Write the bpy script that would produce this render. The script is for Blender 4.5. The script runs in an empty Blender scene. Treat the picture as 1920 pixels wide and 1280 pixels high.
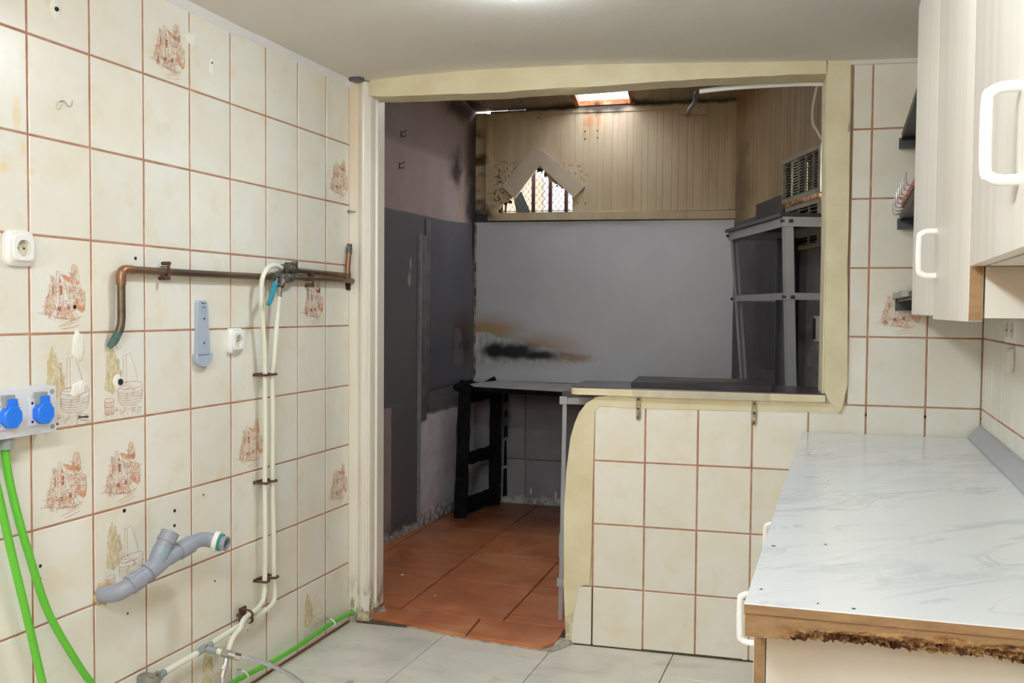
import bpy, bmesh, math, random
from mathutils import Vector, Matrix, noise as mnoise
random.seed(7)
C = bpy.context.scene.collection
sc = bpy.context.scene
R = math.radians

# ------------------------------------------------------------------ camera
cam_d = bpy.data.cameras.new('camera'); cam = bpy.data.objects.new('camera', cam_d); C.objects.link(cam)
cam_d.sensor_width = 36.0; cam_d.lens = 31.372; cam_d.clip_start = 0.05
YAW, PITCH, ROLL = R(14.0714), R(-2.0313), R(0.4691)
fwd = Vector((-math.sin(YAW)*math.cos(PITCH), math.cos(YAW)*math.cos(PITCH), math.sin(PITCH)))
rt = Vector((math.cos(YAW), math.sin(YAW), 0)); up = rt.cross(fwd)
r2 = math.cos(ROLL)*rt + math.sin(ROLL)*up; u2 = -math.sin(ROLL)*rt + math.cos(ROLL)*up
cam.matrix_world = Matrix(((r2.x, u2.x, -fwd.x, 1.5718), (r2.y, u2.y, -fwd.y, -3.4667), (r2.z, u2.z, -fwd.z, 1.3279), (0, 0, 0, 1)))
sc.camera = cam
# ------------------------------------------------------------------ sky, exposure
w = bpy.data.worlds.new('world'); sc.world = w; w.use_nodes = True
bgn = w.node_tree.nodes['Background']; bgn.inputs[0].default_value = (0.93, 0.96, 1.0, 1); bgn.inputs[1].default_value = 14.0
sc.view_settings.view_transform = 'Standard'; sc.view_settings.look = 'None'
sc.view_settings.gamma = 1.0; sc.view_settings.use_curve_mapping = False
sc.view_settings.exposure = 0.0
sc.cycles.max_bounces = 10; sc.cycles.diffuse_bounces = 6
LAMP_FILL = 124.0
LAMP_DOME = 96.0     # emission of the round ceiling lamp      # emission of the two added fill lamps
LAMP_COL = (0.925, 1.05, 1.14)

# ------------------------------------------------------------------ frames
class Frame:
    def __init__(s, origin, xdir):
        s.o = Vector(origin); s.a = math.atan2(xdir[1], xdir[0]); s.m = Matrix.Rotation(s.a, 4, 'Z')
    def pt(s, p): return s.o + (s.m @ Vector(p))
HA = 0.098
W0 = Frame((0, 0, 0), (1, 0))
LF = Frame((0, 0, 0), (-math.sin(HA), -math.cos(HA)))                 # kitchen left wall: x toward camera, y out of wall
HR = 0.1085
RF = Frame((2.421, 0, 0), (math.sin(HR), math.cos(HR)))               # kitchen right wall: x away (use -s), y out of wall
AF = Frame((-0.155, 2.36, 0), (-0.1224, -0.9925))                     # annex left wall
BF = Frame((1.55, 2.36, 0), (-0.2961, 0.9551))                        # annex right wall: x away (use -t), y out of wall
def lw(s, d, z): return LF.pt((s, d, z))
def rw(s, d, z): return RF.pt((-s, d, z))

# ------------------------------------------------------------------ mesh builder
class B:
    def __init__(s, flip=False): s.v = []; s.f = []; s.fx = -1 if flip else 1
    def add(s, vs, fs):
        n = len(s.v); s.v += [(p[0]*s.fx, p[1], p[2]) for p in vs]; s.f += [tuple(i+n for i in f) for f in fs]; return s
    def box(s, x0, x1, y0, y1, z0, z1):
        return s.add([(x, y, z) for x in (x0, x1) for y in (y0, y1) for z in (z0, z1)],
                     [(0,1,3,2), (4,6,7,5), (0,4,5,1), (2,3,7,6), (0,2,6,4), (1,5,7,3)])
    def cbox(s, x0, x1, y0, y1, z0, z1, c):
        """box with all edges chamfered by c"""
        bm = bmesh.new(); bmesh.ops.create_cube(bm, size=1)
        for v in bm.verts: v.co = Vector(((x0+x1)/2+v.co.x*(x1-x0), (y0+y1)/2+v.co.y*(y1-y0), (z0+z1)/2+v.co.z*(z1-z0)))
        bmesh.ops.bevel(bm, geom=bm.edges[:], offset=c, segments=2, affect='EDGES', profile=.6)
        bm.verts.index_update(); s.add([tuple(v.co) for v in bm.verts], [tuple(v.index for v in f.verts) for f in bm.faces]); bm.free(); return s
    def prism(s, poly, a, b, ax='y', cham=0.0):
        """polygon in the plane normal to ax, extruded a..b; cham shrinks the b face a little"""
        n = len(poly)
        def P(p, t):
            return {'y': (p[0], t, p[1]), 'z': (p[0], p[1], t), 'x': (t, p[0], p[1])}[ax]
        if cham:
            cx = sum(p[0] for p in poly)/n; cy = sum(p[1] for p in poly)/n
            def sh(p):
                dx, dy = p[0]-cx, p[1]-cy; l = math.hypot(dx, dy) or 1; k = max(0, l-cham)/l; return (cx+dx*k, cy+dy*k)
            sg = 1 if b > a else -1
            rings = [[P(p, a) for p in poly], [P(p, b-sg*cham) for p in poly], [P(sh(p), b) for p in poly]]
        else: rings = [[P(p, a) for p in poly], [P(p, b) for p in poly]]
        vs = [q for r in rings for q in r]; fs = [tuple(range(n)), tuple(range(n*(len(rings)-1), n*len(rings)))]
        for k in range(len(rings)-1):
            fs += [(k*n+i, k*n+(i+1) % n, (k+1)*n+(i+1) % n, (k+1)*n+i) for i in range(n)]
        return s.add(vs, fs)
    def tube(s, pts, r, n=12, sub=6, smooth=True, caps=True):
        pts = [Vector(p) for p in pts]
        rs = r if isinstance(r, (list, tuple)) else [r]*len(pts)
        if smooth and len(pts) > 2:
            out = []; ro = []
            for i in range(len(pts)-1):
                p0, p1, p2, p3 = pts[max(i-1, 0)], pts[i], pts[i+1], pts[min(i+2, len(pts)-1)]
                for k in range(sub):
                    t = k/sub
                    out.append(0.5*((2*p1)+(p2-p0)*t+(2*p0-5*p1+4*p2-p3)*t*t+(3*p1-p0-3*p2+p3)*t**3)); ro.append(rs[i]+(rs[i+1]-rs[i])*t)
            out.append(pts[-1]); ro.append(rs[-1]); pts, rs = out, ro
        vs = []; fs = []; u = None
        for i, p in enumerate(pts):
            t = (pts[min(i+1, len(pts)-1)]-pts[max(i-1, 0)]).normalized()
            if u is None: u = t.orthogonal().normalized()
            u = (u-t*u.dot(t)).normalized(); v = t.cross(u)
            vs += [tuple(p+(u*math.cos(2*math.pi*k/n)+v*math.sin(2*math.pi*k/n))*rs[i]) for k in range(n)]
        for i in range(len(pts)-1):
            fs += [(i*n+k, i*n+(k+1) % n, (i+1)*n+(k+1) % n, (i+1)*n+k) for k in range(n)]
        if caps: fs += [tuple(range(n)), tuple(range((len(pts)-1)*n, len(pts)*n))]
        return s.add(vs, fs)
    def cyl(s, p0, p1, r0, r1=None, n=16):
        return s.tube([p0, p1], [r0, r0 if r1 is None else r1], n=n, smooth=False)
    def ring(s, p0, p1, ro, ri, n=20):
        """hollow pipe end"""
        p0, p1 = Vector(p0), Vector(p1); t = (p1-p0).normalized(); u = t.orthogonal().normalized(); v = t.cross(u)
        vs = []
        for p, r in ((p0, ro), (p1, ro), (p1, ri), (p0, ri)):
            vs += [tuple(p+(u*math.cos(2*math.pi*k/n)+v*math.sin(2*math.pi*k/n))*r) for k in range(n)]
        fs = []
        for j in range(4):
            fs += [(j*n+k, j*n+(k+1) % n, ((j+1) % 4)*n+(k+1) % n, ((j+1) % 4)*n+k) for k in range(n)]
        return s.add(vs, fs)
    def build(s, name, m, parent=None, base=(0, 0, 0), frame=None, smooth=True):
        base = Vector(base); base.x *= s.fx
        me = bpy.data.meshes.new(name)
        me.from_pydata([(v[0]-base.x, v[1]-base.y, v[2]-base.z) for v in s.v], [], s.f)
        bm = bmesh.new(); bm.from_mesh(me); bmesh.ops.recalc_face_normals(bm, faces=bm.faces)
        if smooth:
            for f in bm.faces: f.smooth = True
            for e in bm.edges:
                if len(e.link_faces) == 2 and e.calc_face_angle(0) > 0.62: e.smooth = False
        bm.to_mesh(me); bm.free()
        me.materials.append(m)
        o = bpy.data.objects.new(name, me); C.objects.link(o)
        if parent: o.parent = parent
        elif frame: o.location = frame.pt(base); o.rotation_euler = (0, 0, frame.a)
        else: o.location = base
        return o
def tag(o, label=None, cat=None, group=None, kind=None):
    if label: o['label'] = label
    if cat: o['category'] = cat
    if group: o['group'] = group
    if kind: o['kind'] = kind
    return o
def thing(name, label, cat, frame, base, group=None, flip=False):
    o = bpy.data.objects.new(name, None); C.objects.link(o); o.empty_display_size = .05
    b = Vector(base);
    if flip: b.x *= -1
    o.location = frame.pt(b); o.rotation_euler = (0, 0, frame.a)
    return tag(o, label, cat, group)

# ------------------------------------------------------------------ materials
class Mat:
    def __init__(s, name, rough=.5, metal=0.0, spec=.5):
        s.m = bpy.data.materials.new(name); s.m.use_nodes = True; s.t = s.m.node_tree; s.n = s.t.nodes; s.l = s.t.links
        s.p = s.n['Principled BSDF']; s.p.inputs['Roughness'].default_value = rough; s.p.inputs['Metallic'].default_value = metal
        s.p.inputs['Specular IOR Level'].default_value = spec; s._pos = None; s._obj = None; s.use_obj = False
    def node(s, t, **k):
        n = s.n.new(t)
        for a, b in k.items(): setattr(n, a, b)
        return n
    def put(s, sock, v):
        if isinstance(v, bpy.types.NodeSocket): s.l.new(v, sock)
        elif v is not None:
            sock.default_value = (*v, 1) if (isinstance(v, tuple) and len(v) == 3 and sock.type == 'RGBA') else v
    def vec(s):
        if s.use_obj:
            if not s._obj: s._obj = s.node('ShaderNodeTexCoord').outputs['Object']
            return s._obj
        if not s._pos: s._pos = s.node('ShaderNodeNewGeometry').outputs['Position']
        return s._pos
    def vmath(s, op, a, b=None):
        n = s.node('ShaderNodeVectorMath', operation=op); s.put(n.inputs[0], a)
        if b is not None: s.put(n.inputs[1], b)
        return n.outputs['Value'] if op in ('LENGTH', 'DOT_PRODUCT') else n.outputs[0]
    def math(s, op, a, b=0.0, clamp=False):
        n = s.node('ShaderNodeMath', operation=op, use_clamp=clamp); s.put(n.inputs[0], a); s.put(n.inputs[1], b); return n.outputs[0]
    def noise(s, scale=5, detail=3, stretch=None, rough=.5, off=(0, 0, 0), dist=0.0):
        v = s.vec()
        if stretch: v = s.vmath('MULTIPLY', v, stretch)
        if any(off): v = s.vmath('ADD', v, off)
        n = s.node('ShaderNodeTexNoise'); s.put(n.inputs['Vector'], v); n.inputs['Scale'].default_value = scale
        n.inputs['Detail'].default_value = detail; n.inputs['Roughness'].default_value = rough; n.inputs['Distortion'].default_value = dist
        return n.outputs[0]
    def smooth(s, v, lo, hi):
        n = s.node('ShaderNodeMapRange', interpolation_type='SMOOTHSTEP'); s.put(n.inputs[0], v)
        n.inputs[1].default_value = lo; n.inputs[2].default_value = hi; return n.outputs[0]
    def ramp(s, v, stops):
        n = s.node('ShaderNodeValToRGB'); s.put(n.inputs[0], v); e = n.color_ramp.elements
        while len(e) < len(stops): e.new(.5)
        for k, (p, c) in enumerate(stops): e[k].position = p; e[k].color = (*c, 1)
        return n.outputs[0]
    def over(s, base, col, mask, amt=1.0):
        n = s.node('ShaderNodeMix', data_type='RGBA')
        if amt != 1.0: mask = s.math('MULTIPLY', mask, amt)
        s.put(n.inputs[0], mask); s.put(n.inputs[6], base); s.put(n.inputs[7], col); return n.outputs[2]
    def blob(s, c, r, soft=.6, namp=.5, nscale=8, detail=3):
        d = s.vmath('LENGTH', s.vmath('MULTIPLY', s.vmath('SUBTRACT', s.vec(), c), tuple(1/x for x in r)))
        if namp:
            q = s.math('MULTIPLY', s.math('SUBTRACT', s.noise(nscale, detail, off=(c[0]*3.1, 1.7, c[2])), .5), namp*2); d = s.math('ADD', d, q)
        return s.smooth(d, 1.0, 1.0-soft)
    def axis(s, a):
        n = s.node('ShaderNodeSeparateXYZ'); s.put(n.inputs[0], s.vec()); return n.outputs['XYZ'.index(a)]
    def step(s, a, at, soft, up=True, namp=0.0, nscale=10):
        v = s.axis(a)
        if namp: v = s.math('ADD', v, s.math('MULTIPLY', s.math('SUBTRACT', s.noise(nscale, 3, off=(at*7, at, 3)), .5), namp*2))
        return s.smooth(v, at-soft, at+soft) if up else s.smooth(v, at+soft, at-soft)
    def mul(s, *ms):
        o = ms[0]
        for m in ms[1:]: o = s.math('MULTIPLY', o, m)
        return o
    def mx(s, *ms):
        o = ms[0]
        for m in ms[1:]: o = s.math('MAXIMUM', o, m)
        return o
    def inv(s, m): return s.math('SUBTRACT', 1.0, m)
    def rand(s): return s.node('ShaderNodeObjectInfo').outputs['Random']
    def jitter(s, col, amt):
        """multiply brightness by 1 +- amt per object"""
        n = s.node('ShaderNodeHueSaturation'); s.put(n.inputs['Color'], col)
        s.put(n.inputs['Value'], s.math('ADD', s.math('MULTIPLY', s.rand(), 2*amt), 1-amt)); return n.outputs[0]
    def fin(s, col, bump=0.0, bscale=60, bdetail=3, rough=None, bstretch=None, height=None):
        s.put(s.p.inputs['Base Color'], col)
        if rough is not None: s.put(s.p.inputs['Roughness'], rough)
        if bump:
            b = s.node('ShaderNodeBump'); b.inputs['Strength'].default_value = bump; b.inputs['Distance'].default_value = .004
            s.put(b.inputs['Height'], height if height is not None else s.noise(bscale, bdetail, bstretch)); s.l.new(b.outputs[0], s.p.inputs['Normal'])
        return s.m
def plain(name, col, rough=.5, metal=0.0, var=0.0, scale=20, bump=0.0, bscale=60, spec=.5):
    m = Mat(name, rough, metal, spec)
    c = col
    if var:
        d = tuple(max(0, x*(1-var)) for x in col); l = tuple(min(1, x*(1+var)) for x in col)
        c = m.ramp(m.noise(scale, 4), [(.3, d), (.7, l)])
    return m.fin(c, bump, bscale)

def tile_mat():
    m = Mat('cream_wall_tile', .30, 0, .42)
    c = m.ramp(m.noise(5.5, 4, dist=.6), [(.30, (.79, .745, .62)), (.5, (.81, .785, .69)), (.68, (.82, .815, .745))])
    c = m.over(c, (.74, .64, .44), m.smooth(m.noise(11, 3, off=(5, 2, 1)), .52, .74), .38)
    for (s, z, rs, rz) in ((1.58, 1.665, .022, .014), (1.585, 1.635, .014, .012), (1.655, 1.665, .02, .02), (.925, .715, .012, .016), (1.51, 2.105, .035, .02), (1.62, 1.80, .02, .06), (1.60, 1.72, .01, .03)):
        p = lw(s, 0, z); c = m.over(c, (.80, .60, .22), m.blob(tuple(p), (rs, rs, rz), .8, .4, 60), .5)
    c = m.jitter(c, .03)
    return m.fin(c, .03, 9)
TILE = tile_mat()
gm = Mat('brown_grout', .85); GROUT = gm.fin(gm.ramp(gm.noise(22, 4), [(.3, (.36, .17, .10)), (.6, (.48, .25, .165)), (.8, (.56, .36, .26))]), .3, 200)
fm = Mat('cream_plaster_paint', .55)
c = fm.ramp(fm.noise(7, 5), [(.3, (.67, .59, .375)), (.6, (.75, .68, .465)), (.8, (.79, .74, .57))])
c = fm.over(c, (.50, .36, .22), fm.smooth(fm.noise(26, 6, rough=.7), .70, .80), .5)
c = fm.over(c, (.30, .25, .19), fm.mul(fm.step('Z', .10, .09, False), fm.smooth(fm.noise(40, 5), .46, .62)), .7)
PLASTER = fm.fin(c, .5, 35, 5)
jm = Mat('white_gloss_paint', .3)
c = jm.ramp(jm.noise(9, 4, (1, 1, .15)), [(.3, (.80, .74, .62)), (.7, (.85, .82, .74))])
c = jm.over(c, (.78, .60, .40), jm.mul(jm.step('X', .05, .03, False), jm.step('Z', 1.85, .25, True)), .55)
c = jm.over(c, (.16, .12, .09), jm.mul(jm.step('Z', .14, .10, False), jm.smooth(jm.noise(45, 5, (1, 1, .3)), .45, .6)), .85)
JAMB = jm.fin(c, .12, 30)
cm = Mat('ceiling_paint', .7)
CEIL = cm.fin(cm.ramp(cm.noise(2.2, 5), [(.3, (.73, .70, .635)), (.7, (.77, .745, .69))]), .15, 70)
COVE = plain('white_caulk', (.86, .86, .87), .5, 0, .03, 20, .3, 90)
mm = Mat('pale_marble_floor_tile', .25)
mv = mm.noise(3.4, 5, (1.0, 1.5, 1), .55, dist=.9)
c = mm.ramp(mv, [(.30, (.55, .525, .475)), (.48, (.66, .635, .57)), (.62, (.70, .675, .60)), (.78, (.63, .565, .46))])
c = mm.over(c, (.48, .46, .42), mm.smooth(mm.noise(9, 5, (1, 1.8, 1), .6, off=(2, 5, 0), dist=1.0), .58, .72), .35)
MARBLE = mm.fin(mm.jitter(c, .03))
FGROUT = plain('grey_floor_grout', (.33, .29, .24), .9, 0, .2, 40)
tm = Mat('terracotta_floor_tile', .38)
c = tm.ramp(tm.noise(3.2, 6, dist=1.0), [(.28, (.33, .095, .035)), (.5, (.50, .165, .065)), (.72, (.60, .24, .10))])
c = tm.over(c, (.46, .34, .25), tm.smooth(tm.noise(5, 7, (1, 2.2, 1), .65, off=(3, 1, 0), dist=1.2), .50, .72), .40)
c = tm.over(c, (.60, .55, .50), tm.mul(tm.smooth(tm.noise(70, 2), .76, .80)), .5)
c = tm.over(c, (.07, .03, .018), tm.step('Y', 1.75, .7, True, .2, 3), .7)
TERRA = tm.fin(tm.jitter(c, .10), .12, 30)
TGROUT = plain('dark_floor_joint', (.10, .07, .05), .9, 0, .4, 30)
CEMENT = plain('rough_cement', (.42, .38, .32), .95, 0, .35, 30, .9, 60)
# worktop
wm = Mat('marbled_laminate', .22)
mp = wm.node('ShaderNodeMapping'); mp.inputs['Rotation'].default_value = (0, 0, R(-38)); wm.l.new(wm.vec(), mp.inputs['Vector']); wm._pos = mp.outputs[0]
v1 = wm.noise(2.6, 9, (1.0, 3.0, 1), .60, dist=.8); v2 = wm.noise(3.4, 9, (.8, 3.0, 1), .62, off=(7, 3, 0), dist=.9)
def vein(m, v, wd):
    a = m.math('ABSOLUTE', m.math('SUBTRACT', v, .5)); return m.smooth(a, wd, 0.0)
ve = wm.mul(vein(wm, v1, .035), wm.smooth(wm.noise(3.2, 4, (1, 1.8, 1), off=(1, 9, 0)), .42, .62))
ve2 = wm.mul(vein(wm, v2, .07), wm.smooth(wm.noise(2.6, 4, (1, 1.8, 1), off=(4, 2, 0)), .44, .66))
c = wm.ramp(wm.noise(1.6, 5), [(.3, (.80, .83, .84)), (.7, (.87, .895, .895))])
c = wm.over(c, (.56, .60, .61), ve, .6); c = wm.over(c, (.64, .68, .72), ve2, .5)
LAMINATE = wm.fin(c)
em = Mat('raw_chipboard', .9)
c = em.ramp(em.noise(60, 4, (.4, 1, 1.6)), [(.3, (.24, .145, .066)), (.7, (.32, .20, .095))])
RAWBOARD = em.fin(c, .35, 200)
e2 = Mat('rotten_chipboard', .95)
c = e2.ramp(e2.noise(55, 5, (.7, 1, 1.4), .7), [(.34, (.09, .035, .012)), (.46, (.30, .15, .05)), (.56, (.55, .36, .14)), (.72, (.68, .50, .24))])
ROTTEN = e2.fin(c, 1.0, 90, 5)
dm = Mat('pale_wood_foil', .4)
c = dm.ramp(dm.noise(16, 5, (2.2, 2.2, .06), .6), [(.3, (.66, .61, .53)), (.5, (.71, .68, .60)), (.7, (.75, .725, .66))])
c = dm.over(c, (.55, .44, .33), dm.smooth(dm.noise(9, 4, (2.5, 2.5, .10), off=(2, 5, 1)), .62, .78), .35)
WOOD = dm.fin(c)
WHITEBOARD = plain('cream_melamine', (.62, .615, .53), .4, 0, .02, 6)
WHITEPL = plain('white_plastic', (.86, .86, .83), .3)
CREAMPL = plain('cream_plastic', (.85, .84, .74), .3)
SOCKDISH = plain('ivory_plastic', (.66, .61, .45), .35)
DARK = plain('dark_hole', (.02, .018, .016), .9)
BLACKPL = plain('black_plastic', (.03, .03, .032), .5)
GREYPL = plain('light_grey_plastic', (.70, .72, .76), .4)
GLAND = plain('mid_grey_plastic', (.30, .33, .33), .5)
BLUE = plain('blue_plastic', (.015, .19, .85), .35)
BLUEGREY = plain('blue_grey_plastic', (.43, .50, .60), .45)
MARK = plain('dark_print', (.05, .05, .07), .6)
GREEN = plain('green_cable_sheath', (.12, .50, .035), .4)
STRIPGREY = plain('grey_plastic_strip', (.42, .43, .45), .4)
PVC = plain('grey_pvc', (.30, .325, .385), .38, 0, .05, 8)
pm = Mat('pvc_with_green_smear', .4)
PVCG = pm.fin(pm.ramp(pm.noise(14, 3), [(.4, (.30, .34, .42)), (.62, (.27, .42, .40))]))
GREENSEAL = plain('teal_paint', (.03, .27, .20), .5, 0, .5, 60)
OCHRE = plain('ochre_sealant', (.50, .36, .17), .8, 0, .5, 60, .6, 90)
PEX = plain('cream_water_pipe', (.80, .80, .66), .35)
cpm = Mat('tarnished_copper', .42, .75)
c = cpm.ramp(cpm.noise(17, 4, (1, .25, 1)), [(.3, (.10, .075, .05)), (.5, (.19, .14, .095)), (.72, (.29, .18, .11))])
COPPER = cpm.fin(c, .15, 80)
cp2 = Mat('bright_copper', .4, .75); COPPER2 = cp2.fin(cp2.ramp(cp2.noise(22, 4), [(.3, (.22, .13, .075)), (.7, (.40, .21, .12))]))
PATINA = plain('green_patina', (.08, .17, .14), .8, .1, .4, 60)
brm = Mat('dirty_brass', .5, .7); BRASS = brm.fin(brm.ramp(brm.noise(50, 4), [(.35, (.09, .085, .085)), (.55, (.20, .18, .16)), (.72, (.40, .34, .2))]), .6, 120)
RUST = plain('rusty_steel', (.13, .065, .045), .8, .3, .4, 70, .4, 120)
TEAL = plain('teal_lever', (.01, .27, .36), .4)
CHROME = plain('chrome', (.72, .72, .73), .18, 1.0)
DULLSTEEL = plain('dull_steel', (.40, .40, .38), .45, .8, .2, 40)
brd = Mat('braided_steel', .38, .85)
c = brd.ramp(brd.noise(260, 2), [(.35, (.52, .52, .55)), (.65, (.80, .80, .83))])
BRAID = brd.fin(c, .5, 400)
# annex
GALV = plain('galvanised_paint', (.36, .365, .385), .5, .15, .06, 12)
BLACKTOP = plain('black_board', (.022, .022, .024), .5)
burn = Mat('charred_wood', .85, 0, .15); CHAR = burn.fin(burn.ramp(burn.noise(24, 5), [(.35, (.003, .003, .004)), (.75, (.010, .011, .013))]), .8, 50)
dl = Mat('dark_purple_laminate', .28); PURPLE = dl.fin(dl.ramp(dl.noise(6, 5, (1, 2, 1)), [(.3, (.030, .022, .030)), (.7, (.065, .05, .06))]))
sl = Mat('worn_dark_board', .35); sl.p.inputs['Specular IOR Level'].default_value = .2; sl.p.inputs['Roughness'].default_value = .5; SLAB = sl.fin(sl.over(sl.ramp(sl.noise(8, 5), [(.3, (.018, .016, .018)), (.7, (.04, .035, .036))]), (.12, .12, .09), sl.blob((1.45, .20, 1.06), (.24, .13, .2), .7, .5, 14), .8))  # lighter grey-green patch on top: wear plus a painted reflection
GREYTOP = plain('grey_worktop', (.36, .36, .345), .45, 0, .08, 10)
EXTW = plain('dimmed_white_render', (.165, .157, .145), .9, 0, .06, 3)  # white wall given a dark colour in place of shade
EXTP = plain('dimmed_peach_render', (.17, .105, .06), .9, 0, .15, 4)  # peach darkened in the same way as the white wall
BARS = plain('maroon_paint', (.055, .02, .03), .5)
WIRE = plain('wire', (.05, .045, .045), .6, .4)
OUTBOARD = plain('grey_green_board', (.06, .075, .07), .8)
# ------------------------------------------------------------------ kitchen shell
CZ = 2.262
def struct(o, label=None): o['kind'] = 'structure'; return tag(o, label)
b = B().box(-.02, 5.3, -.25, -.0019, -.1, 2.6)
wall_left = struct(b.build('wall_left', GROUT, frame=LF))
b = B(True).box(-.05, 5.3, -.25, -.0019, -.1, 2.6)
wall_right = struct(b.build('wall_right', GROUT, frame=RF))
struct(B().box(-1.6, 3.0, -5.1, -4.9, -.1, 2.6).build('wall_back', PLASTER))
floor = struct(B().box(-1.6, 3.0, -5.0, -.0, -.2, -.008).build('floor', FGROUT))
# ceiling: slightly bowed
prof = [(-1.6, 2.27), (-.3, 2.268), (0, 2.264), (.3, 2.279), (.56, 2.285), (1.0, 2.279), (1.5, 2.258), (1.95, 2.238), (2.42, 2.229), (3.2, 2.225)]
b = B().prism(prof + [(3.2, 2.6), (-1.6, 2.6)], -5.1, .0, 'y')
ceiling = struct(b.build('ceiling', CEIL))

# ---- tiles
TW, TH, G = .2, .2506, .006
def tile_builder(wd, ht, c=.0018, th=.007):
    b = B(); x, z = wd/2, ht/2
    b.add([(-x, -th, -z), (x, -th, -z), (x, -th, z), (-x, -th, z), (-x, -c, -z), (x, -c, -z), (x, -c, z), (-x, -c, z),
           (-x+c, 0, -z+c), (x-c, 0, -z+c), (x-c, 0, z-c), (-x+c, 0, z-c)],
          [(3, 2, 1, 0), (0, 1, 5, 4), (1, 2, 6, 5), (2, 3, 7, 6), (3, 0, 4, 7), (4, 5, 9, 8), (5, 6, 10, 9), (6, 7, 11, 10), (7, 4, 8, 11), (8, 9, 10, 11)])
    return b
tile_mesh = {}
def wall_tile(parent, x0, x1, z0, z1, flip=False, ysign=1, mat=None):
    """tile filling x0..x1, z0..z1 (joint lines), on a wall whose out axis is local +y (ysign 1) or -y (-1)"""
    wd, ht = x1-x0-G, z1-z0-G
    if wd < .006 or ht < .006: return None
    k = (round(wd, 3), round(ht, 3))
    if k not in tile_mesh:
        o = tile_builder(*k).build('tile', mat or TILE, smooth=False); tile_mesh[k] = o.data
    else:
        o = bpy.data.objects.new('tile', tile_mesh[k]); C.objects.link(o)
    cx = (x0+x1)/2*(-1 if flip else 1)
    o.parent = parent; o.location = (cx, random.uniform(-.0006, .0003)*ysign, (z0+z1)/2)
    o.rotation_euler = (random.gauss(0, .0022), 0, (0 if ysign > 0 else math.pi)+random.gauss(0, .0022))
    return o
left_tiles = {}
S7, Z7 = .186, .2538
rows = [Z7+(7-r)*TH for r in range(-1, 9)]          # joint heights, top first
scol = [S7+(7-i)*TW for i in range(7, -4, -1)]      # .186 ... 2.2
scol = [.003]+scol
for ci in range(len(scol)-1):
    for ri in range(9):
        t = wall_tile(wall_left, scol[ci], scol[ci+1], rows[ri+1], rows[ri])
        left_tiles[(7-ci, ri-1)] = t             # key: (column line to the left as seen, row line above)
# right wall
for ci in range(12):
    for ri in range(9):
        z0, z1 = .2374+(7-ri)*TH, min(.2374+(8-ri)*TH, 2.25)
        wall_tile(wall_right, .02+ci*TW-(.0 if ci else .018), .02+(ci+1)*TW, max(z0, 0), z1, flip=True)
# plain part of the kitchen walls towards the back of the room needs no tiles: it is behind the camera

# ---- marble floor tiles
fa = Vector((.998, -.06, 0)); fb = Vector((.108, .994, 0)); fo = Vector((.425, -.165, 0)); FT = .455
def fpoly(name, poly, z0, z1, m, parent, c=.0015):
    b = B(); b.prism(poly, z0, z1, 'z', cham=c); o = b.build(name, m, smooth=False)
    o.parent = parent; return o
def inset(q, g):
    cx = sum(p[0] for p in q)/len(q); cy = sum(p[1] for p in q)/len(q)
    return [(p[0]+(g if p[0] < cx else -g), p[1]+(g if p[1] < cy else -g)) for p in q]
def clip(poly, f):
    """keep the part where f(p) >= 0"""
    out = []
    for i, p in enumerate(poly):
        q = poly[(i+1) % len(poly)]; a, b_ = f(p), f(q)
        if a >= 0: out.append(p)
        if (a >= 0) != (b_ >= 0):
            t = a/(a-b_); out.append((p[0]+(q[0]-p[0])*t, p[1]+(q[1]-p[1])*t))
    return out
for i in range(-3, 6):
    for j in range(-6, 2):
        q = [fo+fa*(FT*(i+a))+fb*(FT*(j+c_)) for a, c_ in ((0, 0), (1, 0), (1, 1), (0, 1))]
        q = [(p.x, p.y) for p in q]
        q = clip(q, lambda p: -.002-p[1]); q = clip(q, lambda p: (p[0]-.098*p[1])-.001) if q else q
        q = clip(q, lambda p: 2.42+.1085*p[1]-p[0]) if q else q
        if len(q) < 3: continue
        # leave room for the terracotta threshold
        q = inset(q, .0018)
        ar = abs(sum(q[k][0]*q[(k+1) % len(q)][1]-q[(k+1) % len(q)][0]*q[k][1] for k in range(len(q))))/2
        if ar > .001: fpoly('floor_tile', q, -.012, 0, MARBLE, floor)

# ------------------------------------------------------------------ dividing wall with the opening
b = B()
b.box(-.6, .09, .002, .12, -.1, 3.4)                     # stub left of the doorway
b.box(.09, 1.885, .012, .095, 2.205, 3.4)                # over the opening
b.box(1.885, 3.0, .008, .165, -.1, 3.4)                  # right of the opening
half = [(.937, -.05), (.924, .226), (.922, .526), (.930, .697), (.945, .825), (.960, .880), (.978, .925), (1.008, .965), (1.05, .990), (1.10, .997), (1.89, .997), (1.89, -.05)]
b.prism(half, .008, .125, 'y')
wall_front = struct(b.build('wall_front', PLASTER))
# grout bed + tiles on it
b = B().box(1.036, 1.80, .0019, .0085, 0, .990).box(.94, 1.04, .0019, .0085, 0, .236).box(1.80, 2.43, .0019, .0085, 0, .960).box(1.968, 2.43, .0019, .0085, .95, 2.235)
bed = b.build('grout_bed', GROUT, wall_front)
X0, ZF = 1.0385, .2374
front_tiles = {}
def ftile(x0, x1, z0, z1):
    return wall_tile(wall_front, x0, x1, z0, z1, ysign=-1)
for ci in range(7):
    x0, x1 = X0+ci*TW, min(X0+(ci+1)*TW, 2.422)
    for r in range(-1, 8):
        z1 = ZF+(7-r)*TH; z0 = max(z1-TH, 0.0)
        z1 = min(z1, 2.232)
        a0, a1 = x0, x1
        if z0 > .95 and x0 < 1.968:
            if x1 < 1.99: continue
            a0 = 1.970
        front_tiles[(ci, r)] = ftile(a0, a1, z0, z1)
ftile(.944, X0, 0, ZF)
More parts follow.
